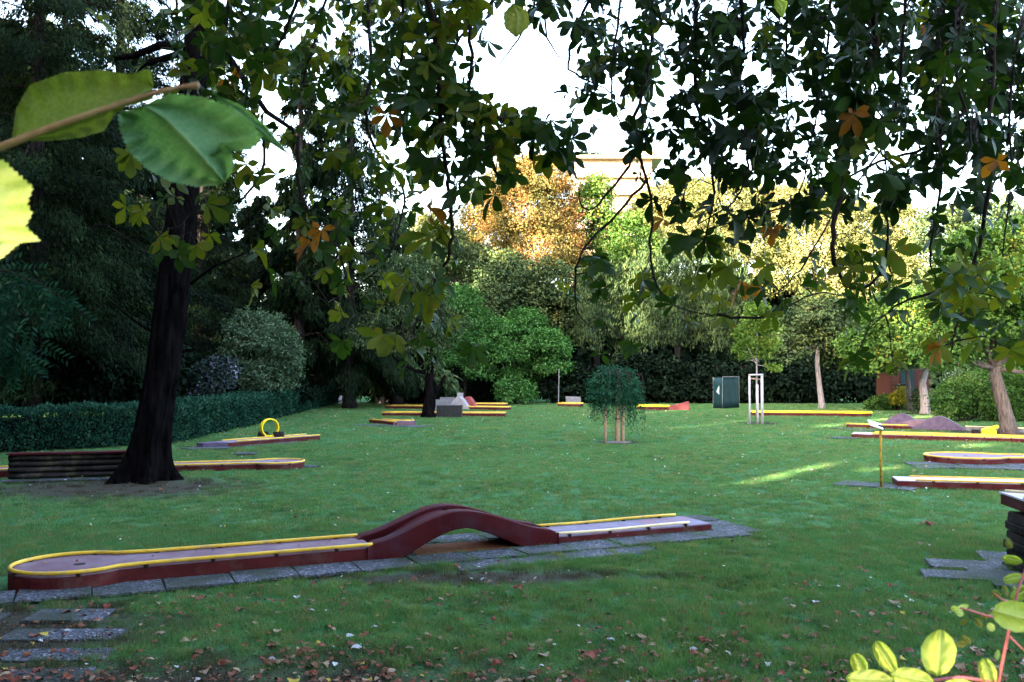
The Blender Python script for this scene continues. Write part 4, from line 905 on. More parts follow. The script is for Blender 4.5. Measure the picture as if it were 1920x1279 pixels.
def leaflet(L, W, ang, tilt, curl, r):
    """one leaflet along +y turned by ang in the leaf plane (x,y), drooping by tilt"""
    st = np.array([0, .12, .3, .5, .68, .82, .93, 1.0]); wd = np.array([.03, .16, .42, .78, 1.0, .86, .42, .0])*W*.5
    V = []
    for s, w_ in zip(st, wd):
        y = s*L; zc = -curl*L*s*s; ww = w_*(1+.06*r.normal())
        V += [(-ww, y, zc+w_*.28), (0, y, zc), (ww, y, zc+w_*.28)]
    V = np.array(V); n = len(st)
    F = [q for i in range(n-1) for q in ((i*3, i*3+1, i*3+4, i*3+3), (i*3+1, i*3+2, i*3+5, i*3+4))]
    ct, s_ = math.cos(tilt), math.sin(tilt); V = V@np.array([[1, 0, 0], [0, ct, -s_], [0, s_, ct]]); ca, sa = math.cos(ang), math.sin(ang)
    V = V@np.array([[ca, sa, 0], [-sa, ca, 0], [0, 0, 1]]); return V, F
def palmate(seed, n=None, size=.19, hang=.5):
    """leaf hangs from its petiole; leaf plane roughly vertical facing -y, leaflets fan downwards"""
    r = np.random.default_rng(seed); n = n or int(r.choice([5, 5, 6, 7])); V = []; F = []; c = 0
    for i in range(n):
        f = (i-(n-1)/2)/((n-1)/2); ang = f*r.uniform(1.7, 2.1); L = size*(1.12-.42*abs(f)**1.3)*r.uniform(.88, 1.1)
        v, ff = leaflet(L, L*r.uniform(.40, .52), ang, -r.uniform(.05, .9)-hang*.3, r.uniform(.0, .7), r); V.append(v); F += [tuple(q+c for q in g) for g in ff]; c += len(v)
    V = np.concatenate(V)
    V = np.stack([V[:, 0], V[:, 2], -V[:, 1]], 1)      # +y of the leaf plane points down
    V[:, 2] -= 0; return V, F
NV = 26; PAL = [palmate(100+i, size=.145*random.uniform(.85, 1.15)) for i in range(NV)]
GRID = ["012055666776466656788999", "000145666652156656788999", "000135566652045655678899", "000023466653210344456778", "000122245455302446765466",
        "000231232441000346654234", "000230254320001233442134", "000000254210013333231244", "000000012420023231223342", "000000001310011000012111"]
TW = [[(1225, -40), (1222, 60), (1215, 130), (1195, 200), (1185, 240), (1190, 275), (1213, 330), (1225, 400), (1215, 470), (1228, 540), (1270, 580), (1330, 592), (1345, 590)],
      [(1213, 335), (1160, 400), (1100, 455), (1080, 500), (1078, 560), (1085, 595), (1110, 615)],
      [(1170, -40), (1150, 90), (1145, 180), (1160, 230), (1190, 275)],
      [(1195, 280), (1180, 310), (1150, 350), (1110, 398), (1087, 388), (1085, 350)],
      [(1300, -40), (1305, 60), (1300, 150), (1315, 230), (1340, 330), (1332, 400), (1325, 440), (1308, 515)],
      [(1390, -40), (1395, 100), (1385, 200), (1405, 280), (1395, 350), (1370, 385), (1310, 420)],
      [(1640, -40), (1640, 120), (1600, 250), (1570, 380), (1560, 470), (1572, 520), (1600, 545), (1640, 535), (1665, 470), (1665, 380), (1660, 250)],
      [(1770, -40), (1760, 200), (1765, 380), (1750, 420), (1742, 480), (1752, 520), (1775, 545)],
      [(1870, -40), (1855, 200), (1860, 300), (1850, 400), (1830, 480), (1815, 560), (1800, 590), (1785, 640), (1782, 680)],
      [(1820, 200), (1740, 280), (1650, 300), (1560, 350), (1500, 380), (1400, 410), (1330, 430)],
      [(800, -40), (820, 100), (825, 200), (830, 270), (840, 330), (845, 400), (850, 440), (835, 500), (805, 550), (780, 600), (762, 640)],
      [(880, -40), (885, 80), (878, 170), (890, 220), (905, 270), (900, 310), (870, 350), (830, 370)],
      [(890, 210), (950, 225), (1000, 250), (1060, 285)], [(905, 290), (930, 320), (945, 345)],
      [(690, -40), (690, 60), (700, 140), (680, 200), (700, 280), (750, 330), (760, 380), (745, 440), (720, 500), (660, 545), (600, 575)],
      [(330, -40), (330, 60), (345, 150), (340, 230)], [(470, -40), (470, 20), (465, 60), (430, 100), (400, 110)],
      [(570, -40), (540, 60), (500, 110), (480, 160), (455, 230), (470, 280)], [(620, -40), (590, 80), (560, 170), (560, 240), (600, 300)],
      [(455, 150), (475, 210), (500, 280), (490, 330), (460, 370), (400, 395), (345, 400), (345, 440)], [(345, 420), (300, 440)],
      [(560, 240), (555, 330), (575, 400), (600, 440), (640, 470), (700, 480), (740, 430)], [(640, 470), (650, 540), (670, 590)],
      [(1480, -40), (1470, 100), (1480, 220), (1460, 300)], [(1700, -40), (1690, 120), (1680, 240), (1620, 330), (1560, 400), (1520, 480), (1480, 530), (1460, 545)],
      [(1120, -40), (1070, 90), (1060, 130), (1100, 150), (1160, 180)], [(1020, -40), (1020, 60), (1050, 110)], [(1940, -40), (1890, 150), (1900, 350), (1880, 480)],
      [(960, -40), (900, 20), (850, 90), (830, 160)], [(240, -40), (320, 10), (330, 60)], [(750, -40), (760, 80), (740, 150), (760, 260)],
      [(1560, -40), (1550, 100), (1530, 220), (1500, 380), (1440, 440)], [(1800, -40), (1790, 150), (1830, 260), (1800, 330)], [(140, -40), (150, 5), (200, 15)],
      [(1010, -40), (1000, 30), (960, 90), (930, 130)], [(1345, 590), (1400, 600), (1450, 590), (1530, 545), (1600, 560)], [(1775, 545), (1700, 560), (1660, 590)], [(1782, 680), (1760, 655), (1790, 640)]]
r3 = np.random.default_rng(5); tdep = []; 
join = {1: 0, 3: 0, 9: 8, 12: 11, 13: 11, 19: 17, 20: 19, 22: 21, 21: 18, 35: 0, 36: 7, 37: 8}
for i in range(len(TW)): tdep.append(tdep[join[i]] if i in join else float(r3.uniform(5.4, 8.0)))
lp = []
for r_, row in enumerate(GRID):
    for c_, ch in enumerate(row):
        for q in range(int(round(int(ch)*((2.7 if c_ > 15 else 2.2) if r_ < 5 else 1.55)+r3.uniform(-.3, .3)))):
            x, y = c_*80+r3.uniform(-14, 94), r_*70+r3.uniform(-10, 80)
            
            if ((x-990)/78)**2+((y-165)/100)**2 > 1 and not (1050 < x < 1180 and 320 < y < 500): lp.append((x, y-28))
lp += [(x, 200+(x-880)*.42+r3.uniform(-25, 35)) for x in r3.uniform(880, 1075, 26)]
tp = []; 
for i, tw in enumerate(TW):
    P2 = []
    for q in range(len(tw)-1):
        A, B = np.array(tw[q], float), np.array(tw[q+1], float); nn = max(2, int(np.linalg.norm(B-A)/15)); P2 += [(*(A+(B-A)*s/nn), i) for s in range(nn)]
    P2.append((*tw[-1], i)); tp += P2
tp = np.array(tp)
ch_base = np.array([5.5, -2.0, 0.])
che = empty('horse_chestnut_tree', ch_base, 'horse chestnut whose leafy branches hang across the top of the view', 'tree')
trunk_part([ch_base-[0, 0, .1], ch_base+[0, 0, .5], ch_base+[-.1, .3, 2.5], ch_base+[-.3, .8, 4.6], ch_base+[-.4, 1.2, 7]], [.6, .42, .36, .32, .22], M['bark'], che, k=14)
b = MB(); crown0 = ch_base+[-.3, .8, 4.6]
for tx, dd in ((300, 5.6), (700, 6.4), (1000, 5.5), (1300, 6.2), (1650, 5.8), (1900, 6.6), (-100, 6.5)):
    e_ = PD(tx, -60, dd)+[0, 0, .35]; b.tube([crown0, crown0*.6+e_*.4+[0, 0, .5], crown0*.25+e_*.75+[0, 0, .35], e_], [.2, .13, .08, .045], 8)
b.build('bough', M['branch'], che, smooth=True)
TWO = MB(); tw3 = []
for i, tw in enumerate(TW):
    P3 = []
    for j, (x, y) in enumerate(tw):
        P3.append(PD(x, y, tdep[i]+.15*math.sin(j*1.3+i)))
    P3 = np.array(P3)
    # smooth resample
    tt = np.arange(len(P3)); fine = np.linspace(0, len(P3)-1, (len(P3)-1)*4+1); Q = np.stack([np.interp(fine, tt, P3[:, k]) for k in range(3)], 1)
    for _ in range(3): Q[1:-1] = Q[1:-1]*.5+(Q[:-2]+Q[2:])*.25
    Q[1:-1] += r3.normal(size=Q[1:-1].shape)*.006
    if tw[0][1] < 0: Q = np.concatenate([[Q[0]+[.1, .1, .45]], Q])
    r0 = .021 if i in (0, 4, 6, 8, 10, 14, 21) else .014
    TWO.tube(Q, np.linspace(r0, .0045, len(Q)), 6)
TWO.build('branch', M['branch'], che, smooth=True)
leaves = []; PET = MB()
for (x, y) in lp:
    dd = np.hypot(tp[:, 0]-x, tp[:, 1]-y)+r3.uniform(0, 25, len(tp)); j = int(np.argmin(dd)); i = int(tp[j, 2]); d_ = tdep[i]+r3.uniform(-.45, .6)
    if 1650 < x and y < 300: d_ += r3.uniform(0, 1.0)
    pos = PD(x, y, d_); src = PD(tp[j, 0], tp[j, 1], tdep[i]); gapd = np.linalg.norm(pos-src)
    if gapd > 1.5: src = pos+[r3.uniform(-.2, .2), .1, .5]; gapd = .5
    mid = (pos+src)/2+[0, 0, .10*gapd+.03]
    PET.tube([src, mid, pos], [.0055 if gapd > .35 else .0035, .004, .0022], 4, caps=False)
    rz = r3.uniform(-math.pi, math.pi); rx = r3.uniform(-.7, .9); ry = r3.normal()*.45; sc = r3.uniform(.72, 1.22)
    u_ = r3.random()
    if x < 1000: mi = 2 if u_ < .015 else (1 if u_ < .45 else 0)  # yellower left canopy: real yellowing plus backlight put into the colour
    elif y > 430: mi = 2 if u_ < .02 else (1 if u_ < .45 else 0)
    else: mi = 2 if u_ < .004 else (1 if u_ < .06 else (0 if u_ < .40 else 3))  # upper right draws mostly the shade copy
    leaves.append((pos, rx, ry, rz, sc, mi, int(r3.integers(NV))))
# some special autumn leaves seen in the photograph
for (x, y, d_) in [(585, 455, 4.9), (605, 430, 5.0), (725, 215, 5.2), (1385, 545, 5.2), (1870, 300, 4.8), (1765, 650, 5.6)]:
    leaves.append((PD(x, y, d_), r3.uniform(-.3, .6), 0, r3.normal(), .85, 2, int(r3.integers(NV))))
PET.build('petioles', M['branch'], che)['kind'] = 'stuff'
ALLM = CM+[CMshade]; meshes = {}
def leafmesh(v, mi):
    if (v, mi) not in meshes:
        V_, F_ = PAL[v]; me = bpy.data.meshes.new('leaf'); me.from_pydata(V_.tolist(), [], F_); me.materials.append(ALLM[mi])
        me.polygons.foreach_set('use_smooth', [True]*len(F_)); me.update(); meshes[(v, mi)] = me
        nl = len(F_)//14; at = me.attributes.new('rnd', 'FLOAT', 'FACE'); at.data.foreach_set('value', np.repeat(r3.random(nl), 14)[:len(F_)])
    return meshes[(v, mi)]
from mathutils import Euler, Matrix
leaves = [l for l, k_ in zip(leaves, sun_open(np.array([l[0] for l in leaves]), .1)) if k_ or l[0][2] < 2.6]
leaves.sort(key=lambda l: (l[0][1]/l[4]) if 0 < 960+l[0][0]/l[0][1]*FPX < 1920 else 99)
base = Vector(ch_base); rest = {0: [], 1: [], 2: [], 3: []}
for idx, (pos, rx, ry, rz, sc, mi, v) in enumerate(leaves):
    if idx < 298:
        o = bpy.data.objects.new('leaf', leafmesh(v, mi)); C.objects.link(o); o.parent = che
        o.location = Vector(pos)-base; o.rotation_euler = (rx, ry, rz); o.scale = (sc, sc, sc)
    else:
        R_ = np.array(Euler((rx, ry, rz)).to_matrix()); rest[mi].append(((PAL[v][0]*sc)@R_.T+pos, PAL[v][1]))
for mi, lst in rest.items():
    if not lst: continue
    b = MB()
    for V_, F_ in lst: b.add(V_, F_)
    o = b.build('foliage', ALLM[mi], che, smooth=True); o['kind'] = 'stuff'
    at = o.data.attributes.new('rnd', 'FLOAT', 'FACE'); n = len(o.data.polygons); at.data.foreach_set('value', np.repeat(r3.random(n//14+1), 14)[:n])
# upper crown above the frame, unseen and thickened to darken the foreground
Ls = [[2, 2.5, 8.2, 4.5, 3.8, 1.6], [-3, 4, 8.4, 4.5, 3.6, 1.5], [6, 3, 8.5, 4, 4, 1.8], [5.5, 7.5, 7.8, 2.4, 1.8, 1.2], [0, -2, 8.6, 6, 3, 1.8], [-6, 1, 8.6, 3, 3, 1.4]]
P, D = lobes_points(Ls, 2000, 8, .32, (.3, 1.05)); n = len(P)
o = cloud('upper_shade_foliage', P, sph(n)+[0, 0, -1], sph(n)+[0, 0, 1], rng.uniform(.2, .34, n), .14, M['greygreen'], che, pad=True); o['kind'] = 'stuff'

# ---- pinnate spray at the left edge
p0 = PD(-60, 560, 9); e = empty('pinnate_branch', p0, 'thin branch with feathery pinnate leaves hanging in at the left edge', 'branch')
b = MB(); PP = []; AX = []; NR = []
for pts in [[(-60, 500), (20, 510), (70, 530), (130, 565)], [(-60, 540), (0, 560), (60, 600), (70, 640)], [(-60, 600), (-10, 620), (10, 680)], [(-60, 560), (20, 590), (40, 670)], [(-40, 500), (40, 545), (90, 560)], [(-60, 640), (0, 640), (30, 660)]]:
    Q = np.array([PD(x, y, 9+rng.uniform(-.3, .3)) for x, y in pts]); b.tube(Q, np.linspace(.012, .004, len(Q)), 5)
    tt = np.linspace(0, len(Q)-1, 14)
    for t in tt:
        c = np.array([np.interp(t, np.arange(len(Q)), Q[:, k]) for k in range(3)]); dr = sph(1)[0]*[1, .5, 1]+[.2, 0, -.8]; dr = unit(dr); sd = unit(np.cross(dr, [0, 1, 0]))
        for s in np.linspace(.05, .34, 7):
            for sg in (-1, 1): PP.append(c+dr*s); AX.append(sd*sg+dr*.6); NR.append([0, -1, .4]+rng.normal(size=3)*.3)
b.build('twig', M['branch'], e); n = len(PP); cloud('leaves', np.array(PP), np.array(AX), np.array(NR), .085, .032, M['hedge'], e)

# ================================================================ NEAR LEAVES
def blademat(name, base, vein, trans, gloss=.35):
    m, t, b = mat(name, .65, gloss*.5)
    at = N(t, 'ShaderNodeAttribute'); at.attribute_name = 'vein'
    f = noise(t, 16, 5, .6); col = mix(t, ramp(t, f, [(.35, (0, 0, 0)), (.7, (1, 1, 1))]), base[0], base[1])
    fine = N(t, 'ShaderNodeTexVoronoi'); fine.inputs['Scale'].default_value = 420; tc = N(t, 'ShaderNodeTexCoord'); t.links.new(tc.outputs['Object'], fine.inputs['Vector'])
    col = mix(t, ramp(t, fine.outputs['Distance'], [(.35, (0, 0, 0)), (.8, (.35, .35, .35))]), col, base[1])
    v2 = N(t, 'ShaderNodeTexVoronoi', feature='DISTANCE_TO_EDGE'); v2.inputs['Scale'].default_value = 190; t.links.new(tc.outputs['Object'], v2.inputs['Vector'])
    col = mix(t, ramp(t, v2.outputs['Distance'], [(0, (.38, .38, .38)), (.12, (0, 0, 0))]), col, vein)
    col = mix(t, ramp(t, noise(t, 38, 5, .7), [(.62, (0, 0, 0)), (.74, (.5, .5, .5))]), col, (.16, .13, .04))
    col = mix(t, at.outputs['Fac'], col, vein); t.links.new(col, b.inputs['Base Color'])
    bump(t, b, at.outputs['Fac'], .5, .0012)
    tr = N(t, 'ShaderNodeBsdfTranslucent'); mx = N(t, 'ShaderNodeMixShader'); mx.inputs[0].default_value = trans
    t.links.new(mix(t, 1.0, col, (1.3, 1.25, .5), 'MULTIPLY'), tr.inputs[0]); out = t.nodes['Material Output']
    t.links.new(b.outputs[0], mx.inputs[1]); t.links.new(tr.outputs[0], mx.inputs[2]); t.links.new(mx.outputs[0], out.inputs[0]); return m
def resample(pl, n):
    pl = np.array(pl, float); s = np.concatenate([[0], np.cumsum(np.linalg.norm(np.diff(pl, axis=0), axis=1))]); t = np.linspace(0, s[-1], n)
    Q = np.stack([np.interp(t, s, pl[:, k]) for k in range(pl.shape[1])], 1)
    for _ in range(2): Q[1:-1] = Q[1:-1]*.5+(Q[:-2]+Q[2:])*.25
    return Q
def broadleaf(e, spine, upper, lower, d, m, ser=2.0, n=150, mm=16, curl=.01, tilt=0, nv=7, name='leaf', label=None):
    Sg, U, Lw = resample(spine, n), resample(upper, n), resample(lower, n); V = []; F = []; vein = []
    for i in range(n):
        for j in range(-mm, mm+1):
            f = abs(j)/mm; E = U[i] if j < 0 else Lw[i]; q = Sg[i]*(1-f)+E*f
            if abs(j) == mm and 0 < i < n-1:
                out = E-Sg[i]; l = np.linalg.norm(out)+1e-6; q = q+out/l*ser*(1-((i % 4)/3)*1.3)*(.7+.6*(((i//4)*7) % 5)/5)
            # side veins run forward from the midrib
            ph = (i/(n-1)*nv*1.0-f*1.15) % 1.0; vn = max(0, 1-min(ph, 1-ph)/.045)*.6*(1-f*.5) if f > .03 else 0
            vn = max(vn, .7 if abs(j) == 0 else 0)
            depth = d+curl*math.sin(f*math.pi*.9)*1.2+tilt*(i/(n-1)-.5)-.0012*d*math.sin(ph*2*math.pi)*min(1, f*3)+.25*curl*f*f*math.sin(i*.35)
            V.append(PD(q[0], q[1], depth)); vein.append(vn)
    w_ = 2*mm+1; F = [(i*w_+j, i*w_+j+1, (i+1)*w_+j+1, (i+1)*w_+j) for i in range(n-1) for j in range(2*mm)]
    o = mesh(name, V, F, m, e, smooth=True); at = o.data.attributes.new('vein', 'FLOAT', 'POINT'); at.data.foreach_set('value', np.array(vein, np.float32))
    if label: o['label'] = label
    return o
mA = blademat('olive_green_leaf', ((.085, .13, .018), (.15, .19, .04)), (.20, .25, .09), .35); mB = blademat('blue_green_leaf', ((.070, .17, .085), (.125, .25, .13)), (.21, .33, .17), .35); mC = blademat('sunlit_pale_leaf', ((.50, .60, .16), (.60, .68, .26)), (.66, .72, .36), .35, .3)  # lime leaf base raised near white to carry the sunlight on it
dn = .62; e = empty('near_twig', PD(120, 240, dn), 'hazel twig with an olive leaf and a big blue green leaf close to the camera', 'twig')
broadleaf(e, [(28, 262), (110, 236), (180, 205), (240, 188), (286, 168)], [(22, 262), (30, 205), (55, 160), (120, 136), (190, 132), (240, 140), (282, 130), (288, 160)], [(28, 264), (90, 264), (150, 258), (195, 246), (214, 214), (236, 200), (288, 186)], dn+.02, mA, 1.2, curl=.012, label='olive green leaf on the left')
broadleaf(e, [(270, 198), (310, 222), (350, 262), (385, 300), (420, 340)], [(272, 196), (320, 176), (380, 182), (430, 200), (470, 228), (492, 262), (468, 282), (442, 280), (410, 268), (437, 292), (436, 322), (420, 342)], [(270, 198), (222, 212), (226, 246), (242, 284), (275, 316), (320, 340), (370, 350), (405, 346), (420, 341)], dn, mB, 3.2, curl=.018, label='large blue green leaf with a fine toothed edge')
broadleaf(e, [(398, 168), (440, 205), (490, 245), (542, 290)], [(396, 160), (408, 180), (450, 196), (495, 232), (542, 289)], [(398, 176), (430, 215), (480, 252), (542, 291)], dn+.04, mB, 1.0, curl=.006, nv=4)
b = MB(); b.tube([PD(x, y, dn-.012) for x, y in ((-60, 292), (0, 276), (60, 253), (115, 232), (180, 210), (240, 190), (300, 172), (345, 163), (372, 160))], [.0034, .003, .0026, .0024, .0022, .0020, .0018, .0018, .0026], 8); M['twigred'] = simple('reddish_twig', (.20, .10, .05), (.30, .20, .10), 60, .7, .3); b.build('stem', M['twigred'], e, smooth=True)
e = empty('near_leaf', PD(-40, 390, .55), 'sunlit pale yellow leaf with a jagged edge at the left edge', 'leaf')
broadleaf(e, [(-80, 300), (-70, 350), (-60, 400), (-40, 500)], [(-90, 298), (5, 300), (28, 322), (62, 352), (50, 380), (60, 402), (46, 424), (76, 452), (36, 456), (8, 480), (-20, 500)], [(-100, 300), (-130, 350), (-120, 420), (-60, 500)], .55, mC, 4, n=140, curl=.01, name='blade')
mE = blademat('sunlit_lime_leaf', ((.36, .46, .09), (.50, .58, .20)), (.50, .58, .22), .35, .3)  # bright base colour holds part of the sunlight on these leaves
e = empty('snowberry_sprig', PD(1860, 1275, .85), 'sunlit lime green shrub sprig on pink stems at the bottom right corner', 'shrub')
def oval(cx, cy, L, W, a, d, m=None, curl=.008, lab=None):
    ca, sa = math.cos(a), math.sin(a); f = lambda x, y: (cx+x*ca-y*sa, cy+x*sa+y*ca)
    sp_ = [f(x*L, 0) for x in (-.5, -.2, .2, .5)]; up = [f(x*L, -y*W) for x, y in ((-.5, 0), (-.42, .28), (-.2, .46), (.1, .5), (.32, .36), (.46, .14), (.5, 0))]; lo = [f(x*L, y*W) for x, y in ((-.5, 0), (-.42, .28), (-.2, .46), (.1, .5), (.32, .36), (.46, .14), (.5, 0))]
    broadleaf(e, sp_, up, lo, d+rng.uniform(-.01, .01), m or mE, .25, n=44, mm=8, curl=curl*rng.uniform(.4, 1.6), tilt=rng.uniform(-.02, .02), nv=4)
for (cx, cy, L, W, a, d) in [(1760, 1224, 88, 68, -1.5, .80), (1660, 1233, 72, 34, 1.0, .84), (1611, 1246, 46, 30, 1.1, .86), (1630, 1274, 88, 38, .05, .8), (1710, 1272, 84, 40, .2, .78), (1905, 1156, 92, 58, .25, .8), (1852, 1260, 56, 34, 1.2, .82), (1915, 1112, 50, 26, -.6, .9), (1900, 1085, 40, 20, -.2, .9), (1898, 1050, 40, 18, .2, .95), (1800, 1290, 70, 34, .1, .8)]: oval(cx, cy, L, W, a, d)
mD = blademat('dull_yellow_leaf', ((.22, .27, .06), (.30, .30, .10)), (.4, .4, .2), .3)
for (cx, cy) in [(1806, 1138), (1800, 1150), (1792, 1143), (1846, 1155), (1862, 1152), (1878, 1158), (1868, 1115), (1885, 1108), (1835, 1168), (1812, 1200), (1858, 1176), (1803, 1208), (1808, 1166), (1892, 1020), (1876, 1140), (1870, 1228)]:
    oval(cx, cy, rng.uniform(14, 24), rng.uniform(10, 15), rng.uniform(-1.5, 1.5), rng.uniform(.88, .98), mD if rng.random() < .6 else mC, .003)
M['pink'] = simple('pink_stem', (.45, .10, .14), (.58, .20, .20), 60, .5, .4)
for pts, r in [([(1868, 1300), (1884, 1220), (1898, 1150), (1908, 1110), (1925, 1060)], .0016), ([(1700, 1300), (1750, 1276), (1800, 1270), (1860, 1278), (1900, 1290)], .0018), ([(1880, 1160), (1850, 1155), (1820, 1145), (1800, 1140)], .0012), ([(1900, 1130), (1880, 1125), (1862, 1112)], .001), ([(1890, 1190), (1930, 1230)], .001)]:
    b = MB(); b.tube([PD(x, y, .83) for x, y in pts], np.linspace(r, r*.6, len(pts)), 8); b.build('stem', M['pink'], e, smooth=True)

broadleaf(che, [(962, 6), (972, 35), (968, 70)], [(962, 6), (990, 22), (993, 50), (968, 70)], [(962, 6), (944, 25), (946, 52), (967, 70)], 4.2, mD, 1.2, n=30, mm=6, curl=.03, label='pale yellow leaf hanging at the top centre')
broadleaf(che, [(1452, -6), (1464, 14), (1468, 34)], [(1452, -8), (1478, 4), (1468, 34)], [(1452, -6), (1452, 14), (1466, 34)], 4.6, mE, .5, n=20, mm=5, curl=.02, label='small lime green leaf at the top edge')

# ================================================================ FALLEN LEAVES AND GRASS
def litter_mesh(seed, long=False):
    r = np.random.default_rng(seed); n = 7; V = []; L = 1; W = r.uniform(.45, .85)*(0.6 if long else 1)
    for i in range(n):
        s = i/(n-1); w_ = W*math.sin(math.pi*min(1, s*.92+.06))**.7*.5*(1+.15*r.normal()); z = .20*math.sin(s*math.pi*r.uniform(.8, 1.5))*r.uniform(.3, 1)
        V += [(s-.5, -w_, z+r.uniform(.05, .35)*w_), (s-.5, 0, z), (s-.5, w_, z+r.uniform(.05, .35)*w_)]
    F = [q for i in range(n-1) for q in ((i*3, i*3+1, i*3+4, i*3+3), (i*3+1, i*3+2, i*3+5, i*3+4))]; return np.array(V), F
LM = [simple('fallen_brown', (.07, .025, .014), (.15, .06, .034), 20, .8, .3, 0), simple('fallen_red_brown', (.12, .028, .02), (.20, .055, .036), 20, .8, .3, 0), simple('fallen_tan', (.16, .10, .065), (.27, .19, .135), 20, .8, .3, 0), simple('fallen_pale', (.22, .22, .24), (.40, .40, .42), 20, .7, .4, 0), simple('fallen_yellow', (.26, .19, .03), (.34, .26, .05), 20, .8, .3, 0)]
LN = ['curled brown', 'reddish brown', 'tan', 'pale grey', 'yellow']; LMESH = {}
for mi in range(5):
    for v in range(5):
        V_, F_ = litter_mesh(mi*10+v); me = bpy.data.meshes.new('fallen_leaf'); me.from_pydata(V_.tolist(), [], F_); me.materials.append(LM[mi]); me.polygons.foreach_set('use_smooth', [True]*len(F_)); LMESH[(mi, v)] = (me, V_, F_)
r4 = np.random.default_rng(9); items = []
def on_lane(x, y):
    q = np.array([x, y, 0])-A0; u_, v_ = q@LU, q@LV
    return -.95 < u_ < LL+.05 and -.3 < v_ < W1+.3
dr_ = [(r4.uniform(0, 1920), r4.uniform(1100, 1279)) for _ in range(26)]
for i in range(1700):
    # more litter near the camera, thinning up the lawn
    py = 1279-(1279-790)*(r4.random()**2.3); px = r4.uniform(-20, 1940)
    if i % 3 == 0:
        c_ = dr_[i % 26]; px, py = c_[0]+r4.normal()*55, min(1285, c_[1]+r4.normal()*14)
    if py > 1080 or r4.random() < .45:
        q = G(px, py)
        if on_lane(q[0], q[1]): continue
        if q[1] < 7.5 and r4.random() > .9: continue
        mi = int(r4.choice(5, p=[.56, .2, .17, .045, .025])); s = r4.uniform(.025, .082)*(1.3 if r4.random() < .12 else 1)*(1 if q[1] < 14 else 1.25)
        items.append((q[1]/s, q, mi, int(r4.integers(5)), s))
for i in range(16):
    uu_, vv_ = r4.uniform(-.3, 2.8), r4.uniform(.08, .56); q = L2W(uu_, vv_, .145); items.append((q[1]/.03, q, int(r4.integers(3)), int(r4.integers(5)), r4.uniform(.025, .05)))
q = G(1735, 987); items.append((0, q, 1, 1, .2)); items.append((0, q+[.08, .05, .02], 0, 2, .17)); items.append((0, G(1715, 885), 2, 2, .13))
items.sort(key=lambda t: t[0]); rb = [MB() for _ in range(5)]
for idx, (_, q, mi, v, s) in enumerate(items):
    me, V_, F_ = LMESH[(mi, v)]; z = gz(q[0], q[1])+.018+(.006 if q[1] < 9 else .018) if q[2] < .1 else q[2]+.012; eu = (r4.uniform(-.3, .3), r4.uniform(-.3, .3), r4.uniform(0, 6.28))
    if idx < 260:
        o = bpy.data.objects.new('fallen_leaf', me); C.objects.link(o); o.location = (q[0], q[1], z); o.rotation_euler = eu; o.scale = (s, s, s)
        if idx < 2: tag(o, 'large russet leaf lying alone on the right lawn', 'leaf', 'large russet leaves on the right lawn')
        else: tag(o, LN[mi]+' fallen leaf among many scattered over the lawn in front', 'leaf', LN[mi]+' fallen leaves on the front lawn')
    else: rb[mi].add(V_@np.array(Euler(eu).to_matrix()).T*s+np.array([q[0], q[1], z]), F_)
for mi, b in enumerate(rb):
    if b.n: b.build('leaf_litter', LM[mi])['kind'] = 'stuff'
# tiny soil debris
n = 7000; px = r4.uniform(-20, 1940, n); py = 1290-(1290-1120)*r4.random(n)**1.6; k = [G(a, c) for a, c in zip(px, py)]; P = np.array(k); kp = np.array([not on_lane(a[0], a[1]) for a in P]); P = P[kp]; n = len(P); P[:, 2] = gz(P[:, 0], P[:, 1])+.012+rng.random(n)*.01
M['debris'] = leafmat('soil_debris', [(0, (.012, .008, .006)), (.6, (.045, .03, .022)), (.9, (.12, .09, .07)), (1, (.34, .31, .30))], 0, (.1, .95))
ax = sph(n)*[1, 1, .15]; cloud('soil_debris', P, ax, sph(n)*.4+[0, 0, 1], rng.uniform(.012, .04, n), .010, M['debris'], None, 'stuff')

n = 2600; y = np.sqrt(rng.uniform(8**2, 50**2, n)); P = np.stack([rng.uniform(-.58, .58, n)*y, y, np.zeros(n)], 1); P = P[[not on_lane(a[0], a[1]) for a in P]]; P[:, 2] = gz(P[:, 0], P[:, 1])+.045; n = len(P)
M['clover'] = leafmat('pale_specks', [(0, (.10, .11, .07)), (.5, (.22, .25, .20)), (.8, (.5, .5, .48)), (1, (.2, .09, .05))], 0, (.1, .95))
cloud('lawn_specks', P, sph(n)*[1, 1, .2], sph(n)*.5+[0, 0, 1], rng.uniform(.02, .04, n)*(1+P[:, 1]/30), rng.uniform(.015, .03, n)*(1+P[:, 1]/30), M['clover'], None, 'stuff')
# grass blades: geometry-node scatter of tuft meshes
def tuft(seed, nb_, rad, h, wd):
    r = np.random.default_rng(seed); V = []; F = []
    for i in range(nb_):
        a, q = r.uniform(0, 6.28), rad*math.sqrt(r.random()); bx, by = q*math.cos(a), q*math.sin(a); yaw = r.uniform(0, 6.28); hh = h*r.uniform(.45, 1.1); ln = r.uniform(.1, .9)*hh; wx, wy = math.cos(yaw)*wd/2, math.sin(yaw)*wd/2; la = r.uniform(0, 6.28); lx, ly = math.cos(la)*ln, math.sin(la)*ln
        c = len(V); V += [(bx-wx, by-wy, -.01), (bx+wx, by+wy, -.01), (bx+wx*.8+lx*.35, by+wy*.8+ly*.35, hh*.6), (bx-wx*.8+lx*.35, by-wy*.8+ly*.35, hh*.6), (bx+lx, by+ly, hh)]
        F += [(c, c+1, c+2, c+3), (c+3, c+2, c+4)]
    me = bpy.data.meshes.new('tuft'); me.from_pydata(V, [], F); me.materials.append(M['blade']); return bpy.data.objects.new('grass_tuft', me)
